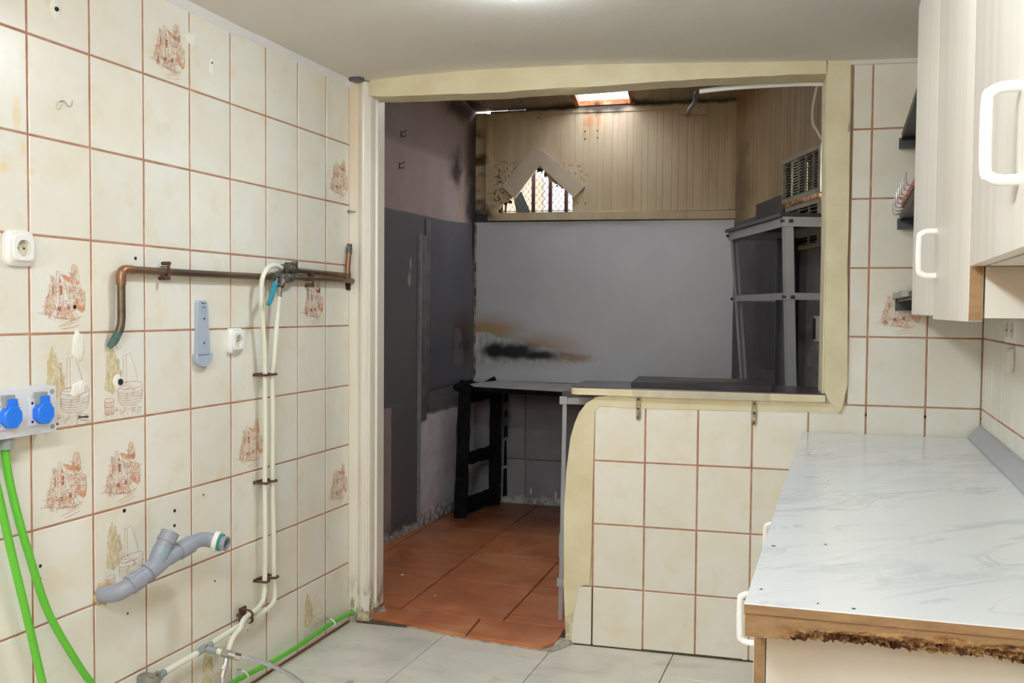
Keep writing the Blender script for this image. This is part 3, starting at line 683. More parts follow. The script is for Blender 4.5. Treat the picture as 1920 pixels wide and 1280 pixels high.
# braided hoses
t = thing('braided_hose', 'braided steel hose hanging straight down from the looping cream pipe', 'hose', LF, (.97, .11, .19)); bs = (.97, .11, .19)
b = B(); b.tube([(.983, .114, .160), (.990, .118, .13), (1.0, .125, .09), (1.015, .14, .05), (1.05, .17, .018)], .0072, 10); b.build('hose', BRAID, t, bs)
b = B(); b.cyl((.966, .112, .192), (.972, .113, .181), .0125, None, 6).cyl((.973, .113, .180), (.984, .114, .158), .0105, .0095, 8); b.build('nut', CHROME, t, bs)
t = thing('braided_hose', 'braided steel hose running right from the tee across the green floor cable', 'hose', LF, (.95, .145, .22)); bs = (.95, .145, .22)
b = B(); b.tube([(.955, .145, .2215), (.935, .16, .213), (.895, .185, .19), (.845, .215, .155), (.79, .245, .105), (.745, .27, .055), (.71, .29, .018), (.65, .31, .010), (.55, .33, .010)], .0078, 10); b.build('hose', BRAID, t, bs)
b = B(); b.cyl((.958, .140, .223), (.949, .156, .217), .0115, None, 6); b.build('nut', CHROME, t, bs)
t = thing('tap_stub', 'small chrome tap stub low on the left wall beside the grey wall elbow', 'tap', LF, (1.16, 0, .19)); bs = (1.16, 0, .19)
b = B(); b.tube([(1.155, 0, .175), (1.155, .05, .182), (1.158, .07, .190)], .009, 10); b.build('spout', CHROME, t, bs)
b = B(); b.cyl((1.158, .062, .186), (1.160, .088, .196), .0145, .013, 10); b.build('nut', DULLSTEEL, t, bs)

# grey drain
t = thing('drain_pipe', 'grey plastic drain pipe with a Y branch sticking out of the left tiled wall', 'drain pipe', LF, (1.35, 0, .53)); bs = (1.35, 0, .53)
def seg(b, pts, r, name, m, sub=6): b.tube(pts, r, 20, sub); return b.build(name, m, t, bs)
seg(B(), [(1.362, .0, .527), (1.358, .028, .529), (1.350, .048, .533), (1.336, .062, .542), (1.320, .071, .551)], .0245, 'bend', PVC)
seg(B(), [(1.328, .068, .548), (1.294, .077, .561)], .0275, 'collar', PVC)
seg(B(), [(1.298, .076, .559), (1.262, .083, .575)], .0240, 'pipe', PVC)
seg(B(), [(1.272, .082, .571), (1.244, .087, .585), (1.226, .090, .592)], [.0275, .0275, .0262], 'branch_body', PVC)
seg(B(), [(1.248, .087, .584), (1.236, .091, .612), (1.224, .093, .632)], .0250, 'branch_arm', PVCG)
seg(B(), [(1.228, .0925, .625), (1.209, .0945, .652)], .0245, 'branch_arm', PVC)
b = B(); b.ring((1.209, .0945, .650), (1.195, .096, .671), .0262, .0225, 24); b.cyl((1.212, .094, .646), (1.206, .0945, .655), .0275, None, 24); b.build('open_socket', PVC, t, bs)
seg(B(), [(1.240, .088, .586), (1.190, .095, .602)], .0232, 'branch_arm', PVCG)
seg(B(), [(1.204, .093, .597), (1.150, .100, .610)], .0240, 'branch_arm', PVC)
seg(B(), [(1.166, .099, .606), (1.118, .105, .617)], .0265, 'collar', PVC)
seg(B(), [(1.126, .104, .615), (1.100, .107, .621), (1.080, .111, .622), (1.062, .119, .619), (1.052, .132, .614), (1.047, .146, .611)], .0222, 'bend', PVC)
b = B(); b.ring((1.050, .137, .613), (1.0455, .150, .610), .0305, .020, 28); b.build('white_collar', WHITEPL, t, bs)
b = B(); b.ring((1.0462, .148, .6103), (1.0435, .159, .608), .0262, .018, 28); b.build('seal', GREENSEAL, t, bs)
b = B(); b.ring((1.0442, .156, .6085), (1.041, .176, .606), .0220, .0180, 28); b.cyl((1.0462, .148, .610), (1.0455, .151, .610), .0195, None, 16); b.build('open_end', PVC, t, bs)

# hooks, bolt, nails
b = B(); b.tube([(1.487, .0, 1.860), (1.487, .014, 1.860), (1.484, .020, 1.852), (1.477, .022, 1.848), (1.470, .022, 1.853), (1.468, .022, 1.864)], .0018, 8)
simple('wall_hook', 'small bent wire hook high on the left tiled wall', 'hook', b, DULLSTEEL, LF, (1.487, 0, 1.86))
b = B(); b.cyl((.012, .0, 1.731), (.012, .022, 1.731), .0028, None, 8).cyl((.012, .020, 1.731), (-.008, .030, 1.729), .0028, None, 8).cyl((.012, 0, 1.731), (.012, .003, 1.731), .008, None, 10).cyl((-.008, .03, 1.722), (-.008, .03, 1.738), .004, None, 8)
simple('bolt', 'rusty bolt sticking out beside the doorway post, level with the dark paint', 'bolt', b, DULLSTEEL, LF, (.012, 0, 1.731))
for s_, z, lab in ((1.536, 1.022, 'dark nail sticking out just right of the grey socket box'), (1.436, 1.030, 'dark nail under the plastered patch of the well tile')):
    b = B(); b.cyl((s_, -.002, z), (s_-.004, .020, z+.001), .0022, None, 8).cyl((s_-.004, .019, z+.001), (s_-.012, .022, z+.001), .003, None, 8)
    simple('nail', lab, 'nail', b, MARK, LF, (s_, 0, z))
b = B(); b.cyl((1.955, -.010, 1.985), (1.957, -.018, 2.012), .0018, None, 6).cyl((1.960, -.010, 1.985), (1.956, -.018, 2.012), .0018, None, 6).box(1.953, 1.961, -.012, -.008, 1.982, 1.988)
simple('wire_stub', 'twisted wire stub on the plaster post right of the opening', 'wire', b, DULLSTEEL, W0, (1.957, -.010, 1.99))
# ceiling cap and lamp
t = thing('ceiling_rosette', 'dark grey octagonal cover on the ceiling in the left corner', 'rosette', W0, (.052, -.052, CZ))
b = B(); b.prism([(.034*math.cos(R(a)), .034*math.sin(R(a))) for a in range(0, 360, 45)], .006, -.006, 'z', cham=.006); b.build('cover', plain('dark_grey_plastic', (.09, .10, .11), .4), t)
t = thing('ceiling_lamp', 'white edge of a round ceiling lamp at the top of the photo', 'lamp', W0, (.945, -.972, 2.28))
b = B(); b.cyl((0, 0, -.012), (0, 0, .004), .125, None, 40); b.build('base', WHITEPL, t)
b = B(); n = 40; vs = [(0, 0, -.055)]; fs = []
for k, (r_, z) in enumerate(((.04, -.053), (.075, -.045), (.10, -.030), (.112, -.010))): vs += [(r_*math.cos(6.2832*i/n), r_*math.sin(6.2832*i/n), z) for i in range(n)]
fs += [(0, 1+i, 1+(i+1) % n) for i in range(n)]+[(1+q*n+i, 1+(q+1)*n+i, 1+(q+1)*n+(i+1) % n, 1+q*n+(i+1) % n) for q in range(3) for i in range(n)]
b.add(vs, fs); shade_bm = (b, t)

# unseen twin-tube lamps added as fill light for the kitchen (above and behind the camera)
LM = bpy.data.materials.new('fill_lamp_glow'); LM.use_nodes = True; nt = LM.node_tree; nt.nodes.clear()
eo = nt.nodes.new('ShaderNodeEmission'); eo.inputs[0].default_value = (*LAMP_COL, 1); eo.inputs[1].default_value = LAMP_FILL
oo = nt.nodes.new('ShaderNodeOutputMaterial'); nt.links.new(eo.outputs[0], oo.inputs[0])
LD = LM.copy(); LD.name = 'lamp_shade_glow'; LD.node_tree.nodes['Emission'].inputs[1].default_value = LAMP_DOME
shade_bm[0].build('shade', LD, shade_bm[1])
for (x, y, z, lab) in ((.95, -3.2, 2.03, 'added fill lamp with white tubes, unseen, beside the camera position'), (.85, -4.35, 2.03, 'added fill lamp with white tubes, unseen, behind the camera position')):
    t = thing('fill_lamp', lab, 'lamp', W0, (x, y, z))
    B().cbox(-.03, .03, -.40, .40, .03, .06, .006).build('housing', WHITEPL, t)
    for sx in (-1, 1):
        B().cyl((sx*.055, -.38, 0), (sx*.055, .38, 0), .016, None, 12).build('tube', LM, t)
    for sy in (-1, 1):
        B().cyl((0, sy*.3, .05), (0, sy*.3, 2.27-z), .006, None, 8).build('rod', DULLSTEEL, t)

# ================================================================== right side: worktop, base unit, wall cabinets, shelves
t = thing('worktop', 'white marbled worktop with a broken raw chipboard edge on the base cabinet', 'worktop', W0, (1.9, -1.05, .885)); bs = (1.9, -1.05, .885)
wt = [(1.815, -.006), (1.591, -2.078), (2.19, -2.092), (2.40, -.010)]
b = B(); b.prism(wt, .870, .885, 'z', cham=.0008); b.build('laminate_top', LAMINATE, t, bs)
wb = [(1.817, -.008), (1.5975, -2.040), (2.188, -2.053), (2.398, -.012)]
b = B(); b.prism(wb, .838, .8697, 'z'); b.build('core', RAWBOARD, t, bs)
# raw edge skins: upper thin layer and broken lower layer on the end that faces the camera
b = B(); b.prism([(1.591, -2.0785), (2.19, -2.0925), (2.19, -2.088), (1.591, -2.074)], .8700, .8838, 'z'); b.build('edge_band', RAWBOARD, t, bs)
rnd = random.Random(21); b = B(); N = 190; M = 10; vs = []; fs = []
for i in range(N+1):
    u = i/N; x = 1.593+.595*u; y = -2.0765-.0138*u
    dep = max(0, min(1, (u-.08)/.12))
    low = .8345-.004*u+ (rnd.uniform(-.0008, .0018)+.0025*math.sin(u*37)*math.sin(u*11+1) if u > .08 else 0)
    for j in range(M+1):
        v = j/M; z = .8690+(low-.8690)*v
        rec = dep*max(0, (v-.35)/.65)
        dy = rec*rnd.uniform(.0, .022)+(rec > .25)*.006
        vs.append((x, y+dy, z+ (rnd.uniform(-.0015, .0015) if 0 < j < M else 0)))
for i in range(N):
    for j in range(M): fs.append((i*(M+1)+j, (i+1)*(M+1)+j, (i+1)*(M+1)+j+1, i*(M+1)+j+1))
k0 = len(vs)
for i in range(N+1):
    u = i/N; vs += [(1.593+.595*u, -2.045-.0138*u, .869), (1.593+.595*u, -2.045-.0138*u, .836)]
for i in range(N):
    fs.append((k0+2*i, k0+2*i+2, k0+2*i+3, k0+2*i+1)); fs.append((i*(M+1), k0+2*i, k0+2*i+2, (i+1)*(M+1))); fs.append((i*(M+1)+M, (i+1)*(M+1)+M, k0+2*i+3, k0+2*i+1))
em2 = Mat('broken_board_edge', .95)
c = em2.ramp(em2.noise(60, 4, (.4, 1, 1.6)), [(.3, (.24, .145, .066)), (.7, (.32, .20, .095))])
cc = em2.ramp(em2.noise(38, 6, (.6, 1, 1.3), .72), [(.34, (.04, .015, .006)), (.45, (.17, .075, .025)), (.55, (.36, .22, .085)), (.72, (.52, .37, .17))])
msk = em2.mul(em2.smooth(em2.math('ADD', em2.math('MULTIPLY', em2.math('SUBTRACT', .864, em2.axis('Z')), 45), em2.math('ADD', em2.math('MULTIPLY', em2.math('SUBTRACT', em2.axis('X'), 1.62), 1.1), em2.math('MULTIPLY', em2.noise(26, 4, (.6, 1, 1)), 1.2))), 1.02, 1.22), em2.step('X', 1.655, .02, True, .02, 40))
BROKEN = em2.fin(em2.over(c, cc, msk), .8, 120)
b.add(vs, fs); b.build('broken_edge', BROKEN, t, bs)
# little chips and marks on the top
b = B()
for (x, y, r) in ((1.648, -1.72, .004), (1.80, -.55, .003), (1.745, -1.68, .0028), (1.815, -1.0, .002), (1.825, -.98, .002), (1.618, -2.0, .0025), (1.75, -2.06, .003), (1.70, -2.05, .002)): b.cyl((x, y, .8849), (x, y, .8856), r, None, 8)
b.build('chip_mark', MARK, t, bs)['kind'] = 'stuff'
# grey strip between worktop and wall
b = B(); b.prism([(-.0, .887), (.042, .887), (.036, .897), (.012, .928), (.004, .932), (.0, .932)], -2.1, -.012, 'x')
o = B(); o.v = [(p[0], p[1], p[2]) for p in b.v]; o.f = b.f
simple('upstand_strip', 'grey plastic strip along the joint of worktop and right wall', 'strip', o, STRIPGREY, RF, (-1.0, .0, .887))

# base cabinet
def dhandle(b, s, z0, z1, d0, out, r):
    """D handle on a front: legs at z0,z1, sticking out by out"""
    c_ = .013
    b.tube([(s, d0-.002, z0), (s, d0+out-c_, z0), (s, d0+out-.004, z0+.004), (s, d0+out, z0+c_), (s, d0+out, z1-c_), (s, d0+out-.004, z1-.004), (s, d0+out-c_, z1), (s, d0-.002, z1)], r, 12, 4)
t = thing('base_cabinet', 'cream base cabinet under the marbled worktop, brown raw door edge showing', 'cabinet', RF, (1.08, .0, .0), flip=True); bs = (1.08, 0, 0)
D1 = .575
b = B(True); b.box(.08, 2.045, .03, D1-.002, .10, .118).box(.08, .098, .03, D1-.002, .10, .836).box(1.0, 1.018, .03, D1-.002, .118, .836).box(.08, 2.045, .03, .04, .10, .836).box(.09, 2.0, .05, D1-.06, .0, .10); b.build('carcass', WHITEBOARD, t, bs)
b = B(True); b.box(2.045, 2.062, .03, D1-.002, .0, .836); b.build('end_panel', WHITEBOARD, t, bs)
b = B(True); b.cyl((2.062, .49, .815), (2.0632, .49, .815), .010, None, 20); b.build('screw_cover', WHITEBOARD, t, bs)
for (s0, s1, hs) in ((.085, .70, None), (.704, 1.395, 1.365), (1.399, 2.060, 1.925)):
    b = B(True); b.cbox(s0, s1, D1, D1+.018, .105, .830, .001); dr = b.build('door', WOOD, t, bs)
    if hs:
        b = B(True); dhandle(b, hs, .742, .828, D1+.018, .036, .0055); b.build('handle', WHITEPL, dr, bs)
    if s1 > 2: 
        b = B(True); b.box(s1-.0005, s1+.0015, D1+.001, D1+.0172, .106, .829); b.build('raw_edge', RAWBOARD, dr, bs)

# wall cabinets
CF = .292
def wall_cab(label, s0, s1, z0, z1, doors, base):
    t = thing('wall_cabinet', label, 'cabinet', RF, base, 'pale wood wall cabinets', True)
    b = B(True); b.box(s0, s1, .002, CF-.001, z1-.018, z1).box(s0, s0+.018, .002, CF-.001, z0, z1-.018).box(s0+.018, s1-.018, .002, .008, z0, z1-.018)
    b.build('carcass', WHITEBOARD, t, base)
    b = B(True); b.box(s0, s1, .002, CF-.001, z0-.0, z0+.016); b.build('bottom_board', WHITEBOARD, t, base)
    b = B(True); b.box(s1-.018, s1, .002, CF-.001, z0+.016, z1-.018); b.build('side_panel', WHITEBOARD, t, base)
    for (a, c_, zb, hs, hz0, hz1, hr) in doors:
        b = B(True); b.cbox(a, c_, CF+.001, CF+.019, zb, z1-.002, .001); dr = b.build('door', WOOD, t, base)
        b = B(True); b.box(c_-.001, c_+.0010, CF+.002, CF+.0182, zb+.001, z1-.003); b.build('raw_edge', RAWBOARD, dr, base)
        if hs:
            b = B(True); dhandle(b, hs, hz0, hz1, CF+.019, .029, hr); b.build('handle', WHITEPL, dr, base)
    return t
wall_cab('far wall cabinet hanging lower, two narrow doors, one with white loop handle', 1.165, 2.205, 1.322, 2.062, ((1.166, 1.708, 1.324, None, 0, 0, 0), (1.711, 2.204, 1.317, 1.752, 1.396, 1.476, .0055)), (1.68, 0, 1.322))
wall_cab('near wall cabinet at the right edge of the photo, its bottom set higher', 2.212, 2.92, 1.390, 2.062, ((2.213, 2.919, 1.391, 2.552, 1.458, 1.548, .0058),), (2.56, 0, 1.39))

# three steel wall shelves between the cabinet and the far corner
SD = .283
def shelf(label, z, s0, hooks):
    bs = (.6, 0, z); t = thing('wall_shelf', label, 'shelf', RF, bs, 'dark steel shelves on the right wall', True)
    b = B(True); b.box(s0, 1.12, .004, SD, z, z+.006).box(s0, 1.12, SD-.004, SD, z-.004, z+.020); b.build('shelf_plate', plain('dark_steel', (.045, .04, .04), .45, .4), t, bs)
    b = B(True); b.box(s0+.0, s0+.006, .004, SD+.008, z-.034, z+.004); b.box(s0, s0+.03, .004, SD+.008, z-.036, z-.032); b.cyl((s0+.006, SD-.05, z-.016), (s0+.010, SD-.05, z-.016), .006, None, 10)
    b.build('angle_bracket', plain('dark_angle_steel', (.07, .075, .078), .4, .5), t, bs)
    if hooks:
        b = B(True); b.box(.22, 1.1, SD-.002, SD+.006, z+.022, z+.040); b.build('red_rail', plain('red_rail', (.42, .06, .045), .5), t, bs)
        for k in range(8):
            s_ = .06+k*.11; b = B(True); b.tube([(s_, SD, z+.022), (s_, SD+.010, z+.018), (s_, SD+.026, z+.022), (s_, SD+.028, z+.055)], .0022, 8); b.build('hook', CHROME, t, bs)
    return t
shelf('highest of the three dark steel wall shelves, seen from below', 1.948, .046, False)
shelf('middle dark steel wall shelf with a red rail and row of small hooks', 1.662, .046, True)
t3 = shelf('lowest of the three dark steel wall shelves, seen edge-on beside the cabinet', 1.372, .046, False)
b = B(True); b.box(.02, .6, .06, SD+.018, 1.379, 1.396); b.build('flat_bar', DULLSTEEL, t3, (.6, 0, 1.372))
# right wall socket and white box
t = thing('socket_box', 'white double socket at the right edge under the wall cabinets', 'socket', RF, (.70, 0, 1.28), flip=True); bs = (.70, 0, 1.28)
b = B(True); b.cbox(.622, .80, .0, .028, 1.246, 1.318, .005); b.build('housing', WHITEPL, t, bs)
for s_ in (.667, .745):
    b = B(True); b.cyl((s_, .027, 1.282), (s_, .0295, 1.282), .021, None, 20); r_ = b.build('recess', SOCKDISH, t, bs)
    b = B(True); b.cyl((s_-.009, .029, 1.282), (s_-.009, .0302, 1.282), .003, None, 8).cyl((s_+.009, .029, 1.282), (s_+.009, .0302, 1.282), .003, None, 8); b.build('pin_hole', DARK, r_, bs)
b = B(True); b.cbox(.56, .625, .0, .012, 1.168, 1.228, .004); b.cbox(.59, .617, .0, .018, 1.158, 1.22, .004)
simple('wall_box', 'small white plastic box on the right wall below the double socket', 'box', b, CREAMPL, RF, (.59, 0, 1.19))

# ================================================================== annex behind the opening
# ---- terracotta floor
floor2 = struct(B().box(-.7, 2.6, -.0, 2.6, -.2, .008).build('floor_annex', TGROUT))
ta = Vector((.998, -.06, 0)); tb_ = Vector((.06, .998, 0)); to = Vector((.172, .165, 0)); TT = .470
def lineleft(p):      # inside of annex left wall
    q = Vector((p[0]+.155, p[1]-2.36)); return q.x*.9925-q.y*.1224-.002
def lineright(p):
    q = Vector((p[0]-1.55, p[1]-2.36)); return q.x*-.9551+q.y*-.2961-.004
ZT = .020
for i in range(-2, 6):
    for j in range(0, 6):
        q = [to+ta*(TT*(i+a))+tb_*(TT*(j+c_)) for a, c_ in ((0, 0), (1, 0), (1, 1), (0, 1))]
        q = [(p.x, p.y) for p in q]
        q = clip(q, lineleft); q = clip(q, lineright) if q else q; q = clip(q, lambda p: 2.352-p[1]) if q else q
        if len(q) < 3: continue
        q = inset(q, .0030); fpoly('floor_tile', q, .0, ZT+random.uniform(-.001, .001), TERRA, floor2, .002)
# front row: cut pieces of the threshold
b = B().prism([(.075, .028), (.28, -.003), (.542, -.070), (.90, -.112), (.928, -.07), (.930, .005), (.930, .17), (.06, .17)], -.004, .006, 'z'); b.build('mortar', CEMENT, floor2)
for q in ([(.078, .030), (.28, .0), (.536, -.066), (.538, .135), (.063, .152), (.060, .09)], [(.546, -.068), (.86, -.105), (.905, -.045), (.908, .110), (.546, .136)]):
    fpoly('floor_tile', q, .001, ZT, TERRA, floor2, .002)
b = B(); lump(B(), 0, 0, 0, 1, 1, 1, 1)
bb = B().prism([(.895, -.085), (.935, -.06), (.965, -.002), (.93, .02), (.905, .02)], .0, .018, 'z', cham=.012); bb.build('mortar', CEMENT, floor2)
bb = B().prism([(.035, .06), (.075, .03), (.13, .12), (.09, .18)], .0, .022, 'z', cham=.012); bb.build('mortar', CEMENT, floor2)

# ---- left wall of the annex
am = Mat('annex_left_wall_paint', .75); am.use_obj = True
n1 = am.noise(4, 5)
c = am.ramp(n1, [(.3, (.35, .27, .255)), (.7, (.42, .335, .31))])
gp = am.mx(am.mul(am.step('X', 1.262, .006, False, .004, 30), am.step('Z', .775, .006, True, .01, 20)), am.mul(am.step('X', 1.155, .006, False, .012, 9), am.step('Z', .78, .01, False)))
gp = am.mul(gp, am.step('Z', 1.885, .006, False, .012, 5), am.step('Z', .062, .012, True, .03, 25))
c = am.over(c, (.135, .133, .145), gp)
lil = am.mul(am.step('X', .826, .004, False), am.step('Z', .69, .012, False, .02, 12))
c = am.over(c, am.ramp(am.noise(10, 5), [(.3, (.60, .59, .62)), (.7, (.76, .75, .78))]), lil)
c = am.over(c, (.55, .50, .43), am.mul(am.step('Z', .062, .012, False, .03, 25), am.step('X', .83, .05, True)), .8)
c = am.over(c, (.42, .42, .33), am.mx(am.blob((.945, 0, 1.50), (.026, .3, .05), .5, .5, 30), am.blob((.93, 0, 1.59), (.016, .3, .05), .5, .5, 30)), .8)
dirt = am.mul(am.step('Z', .10, .09, False), am.smooth(am.noise(25, 5), .38, .65)); c = am.over(c, (.05, .055, .04), dirt, .85)
soot = am.mx(am.blob((.06, 0, 2.0), (.20, .4, .28), .8, .5, 6), am.blob((.03, 0, 2.40), (.20, .4, .62), .8, .4, 5), am.blob((.02, 0, 2.0), (.15, .4, .5), .7, .4, 7), am.blob((.30, 0, 2.25), (.16, .4, .17), .9, .6, 9), am.blob((.15, 0, 2.62), (.5, .4, .10), .8, .5, 8))
c = am.over(c, (.018, .012, .011), soot, .96)
c = am.over(c, (.13, .085, .06), am.mul(am.step('Z', 2.27, .03, True, .02, 3)), .45)  # lintel shadow painted into the wall colour above its edge
c = am.over(c, (.30, .17, .08), am.blob((.22, 0, 2.0), (.12, .3, .15), .9, .8, 14), .45)
AWALL = am.fin(c, .35, 30, 5)
wall_al = struct(B().box(-.3, 2.31, -.2, 0, -.1, 3.6).build('wall_annex_left', AWALL, frame=AF))
b = B().box(.80, 2.3, 0, .012, .010, .045); struct(b.build('baseboard_annex', plain('chipped_skirting', (.42, .37, .34), .8, 0, .4, 30), frame=AF))
# dark metal sheet on it
pm2 = Mat('dark_metal_sheet', .42, .1); pm2.use_obj = True
c = pm2.ramp(pm2.noise(6, 4), [(.3, (.095, .095, .11)), (.7, (.115, .115, .13))])
c = pm2.over(c, (.06, .026, .012), pm2.blob((.22, 0, 1.12), (.24, .4, .28), .85, .2, 6), .9)
c = pm2.over(c, (.15, .155, .175), pm2.mx(pm2.blob((.265, 0, 1.03), (.088, .4, .085), .25, .25, 8), pm2.blob((.275, 0, 1.13), (.068, .4, .09), .3, .25, 8)), .75)
c = pm2.over(c, (.012, .012, .014), pm2.mx(pm2.blob((.14, 0, 1.09), (.10, .4, .06), .8, .5, 14), pm2.blob((.24, 0, 1.09), (.03, .4, .05), .8, .6, 25)), .8)
ASHEET = pm2.fin(c)
sheetq = [(.676, .833), (.050, .852), (.062, 1.905), (.686, 1.872)]
b = B().prism(sheetq, .0, .006, 'y', cham=.001)
simple('metal_sheet', 'dark grey metal sheet with a burn mark on the annex left wall', 'metal sheet', b, ASHEET, AF, (0, 0, 0))
bt = plain('worn_grey_batten', (.135, .135, .142), .55, 0, .25, 14)
t = thing('wall_batten', 'two stepped grey vertical strips on the annex left wall beside the dark sheet', 'batten', AF, (.76, 0, 0.02)); bs = (.76, 0, .02)
B().cbox(.745, .835, 0, .016, .66, 1.77, .002).build('strip', bt, t, bs)
B().cbox(.690, .752, 0, .010, .70, 1.868, .002).build('strip', bt, t, bs)
b = B().box(.828, .838, 0, .020, .02, 1.77); b.build('edge_bead', plain('pale_edge', (.32, .33, .36), .5, 0, .2, 20), t, bs)
for s_, z, lab in ((1.055, 2.316, 'upper black coat hook on the sooty annex left wall'), (1.073, 2.135, 'lower dark coat hook on the annex left wall')):
    t = thing('coat_hook', lab, 'hook', AF, (s_, 0, z), 'coat hooks in the annex')
    B().cbox(-.005, .005, 0, .003, -.018, .018, .001).build('plate', BLACKPL, t)
    b = B(); b.tube([(0, .002, .010), (-.004, .018, .012), (-.006, .026, .018), (-.007, .028, .024)], .0024, 8); b.tube([(0, .002, -.008), (-.005, .016, -.014), (-.009, .024, -.010), (-.010, .026, -.001)], .0024, 8); b.build('prongs', BLACKPL, t)

# ---- back wall
YB = 2.36
bm_ = Mat('annex_lower_back_wall', .7)
c = bm_.ramp(bm_.noise(7, 5), [(.3, (.22, .22, .25)), (.7, (.29, .29, .325))])
c = bm_.over(c, (.62, .60, .56), bm_.mul(bm_.step('Z', .055, .025, False, .05, 18), bm_.smooth(bm_.noise(22, 4), .40, .5)), .8)
c = bm_.over(c, (.62, .60, .56), bm_.mx(bm_.blob((.25, YB, .11), (.012, .4, .03), .5, .5, 40), bm_.blob((.42, YB, .08), (.012, .4, .05), .5, .5, 40), bm_.blob((.45, YB, .05), (.04, .4, .025), .5, .5, 40)), .8)
c = bm_.over(c, (.02, .02, .022), bm_.mx(bm_.blob((.06, YB, .62), (.07, .4, .25), .8, .5, 10), bm_.step('Z', .72, .12, True)), .8)
BLOW = bm_.fin(c, .3, 40)
wall_ab = struct(B().box(-.8, 2.2, YB+.02, YB+.2, -.1, 1.98).build('wall_annex_back', BLOW))
for (x0, x1, z0, z1) in ((-.2, .206, .325, .84), (.210, .66, .323, .84), (.664, 1.12, .323, .84), (1.124, 1.56, .32, .84), (-.2, .210, .02, .320), (.214, .66, .02, .318), (.664, 1.12, .02, .318), (1.124, 1.56, .02, .318)):
    b = B().cbox(x0, x1, YB+.004, YB+.0195, z0, z1, .002); b.build('tile', BLOW, wall_ab)
# grey metal sheet with the burn mark
km = Mat('grey_metal_sheet', .40, .12)
c = km.ramp(km.noise(3, 4), [(.3, (.52, .535, .605)), (.7, (.58, .595, .655))])
P3 = lambda x, z: (x, YB-.005, z)
halo = km.mx(km.blob(P3(-.08, 1.12), (.46, .5, .25), .95, .12, 4), km.blob(P3(.24, 1.07), (.50, .5, .165), .95, .15, 5), km.blob(P3(.52, 1.02), (.22, .5, .05), .9, .5, 16))
c = km.over(c, (.33, .21, .10), halo, .85)
c = km.over(c, (.42, .27, .07), km.blob(P3(-.03, 1.20), (.26, .5, .075), .9, .3, 8), .6)
ash = km.mx(km.blob(P3(-.09, 1.065), (.14, .5, .122), .16, .10, 9), km.blob(P3(.06, 1.05), (.20, .5, .100), .18, .10, 9), km.blob(P3(.23, 1.03), (.25, .5, .062), .3, .16, 12))
c = km.over(c, km.ramp(km.noise(40, 4, (1, 1, .25)), [(.35, (.36, .40, .42)), (.7, (.56, .60, .60))]), ash)
blk = km.mx(km.blob(P3(.0, 1.05), (.145, .5, .088), .75, .30, 16), km.blob(P3(.13, 1.045), (.26, .5, .080), .7, .25, 18), km.blob(P3(.29, 1.025), (.27, .5, .050), .8, .30, 22))
c = km.over(c, (.006, .006, .008), blk)
c = km.over(c, (.30, .20, .17), km.mul(km.step('X', .45, .1, True), km.blob(P3(.40, 1.0), (.28, .5, .03), .6, .9, 40)), .5)
SHEET = km.fin(c, .06, 5)
b = B().prism([(-.166, .850), (1.60, .835), (1.60, 1.908), (-.166, 1.918)], YB+.004, YB-.004, 'y', cham=.001)
simple('metal_sheet', 'large light grey metal sheet on the annex back wall with a charred flame mark', 'metal sheet', b, SHEET, W0, (.7, YB, .85))
gv = Mat('yellowed_edge', .8); c = gv.ramp(gv.noise(12, 4), [(.38, (.10, .07, .04)), (.55, (.45, .38, .26)), (.7, (.62, .55, .42))])
b = B().box(-.153, -.141, YB-.012, YB-.0045, .862, 1.912)
simple('corner_strip', 'thin yellowed strip in the corner between the two metal sheets', 'strip', b, gv.fin(c), W0, (-.147, YB, .862))

# ---- boards (tongue and groove)
def tg_mat():
    m = Mat('sooty_cream_boards', .6)
    c = m.ramp(m.noise(5, 5, (2.5, 2.5, .5)), [(.3, (.49, .39, .24)), (.7, (.60, .50, .33))])
    c = m.over(c, (.34, .20, .08), m.smooth(m.noise(10, 4, (3, 3, .25), off=(3, 2, 1)), .58, .74), .30)
    q = lambda x, z: (x, YB, z)
    sootm = m.mx(m.blob(q(-.14, 1.96), (.16, .6, .12), .8, .6, 14), m.mul(m.blob(q(-.14, 2.25), (.12, .6, .42), .7, .5, 9), m.smooth(m.noise(5, 3, (.6, 1, 2.2)), .44, .66)), m.blob(q(-.185, 2.3), (.035, .6, .6), .9, .5, 8), m.blob(q(.70, 2.665), (.30, .6, .075), .7, .5, 14), m.step('Z', 2.645, .012, True, .012, 18), m.blob(q(-.19, 2.4), (.04, .5, .5), .9, .4, 8))
    speck = m.mul(m.mx(m.blob(q(.06, 2.22), (.17, .6, .14), .8, .3, 8), m.blob(q(.02, 2.10), (.12, .6, .14), .8, .3, 8), m.blob(q(.50, 2.22), (.15, .6, .11), .8, .3, 8)), m.smooth(m.noise(52, 4, off=(2, 3, 5), rough=.7), .53, .60))
    c = m.over(c, (.50, .20, .055), m.mx(m.mul(m.blob(q(.66, 2.56), (.17, .6, .14), .95, .5, 10), m.smooth(m.noise(18, 4, (2, 2, .4)), .40, .65)), m.blob(q(.62, 2.57), (.06, .6, .09), .9, .6, 20)), .7)
    c = m.over(c, (.60, .44, .33), m.blob(q(.85, 2.57), (.12, .6, .09), .9, .5, 9), .5)
    c = m.over(c, (.02, .016, .012), sootm, .92); c = m.over(c, (.03, .022, .016), speck, .9)
    c = m.jitter(c, .035)
    return m.fin(c, .1, 40)
TG = tg_mat()
tm2 = Mat('stained_dark_boards', .6)
c = tm2.ramp(tm2.noise(5, 5, (2.5, 2.5, .4)), [(.3, (.36, .26, .13)), (.7, (.46, .35, .19))])
c = tm2.over(c, (.20, .10, .03), tm2.smooth(tm2.noise(9, 4, (3, 3, .2), off=(1, 4, 2)), .52, .72), .45)
c = tm2.over(c, (.10, .05, .02), tm2.blob((1.60, 2.25, 2.05), (.16, .35, .5), .9, .5, 7), .75)
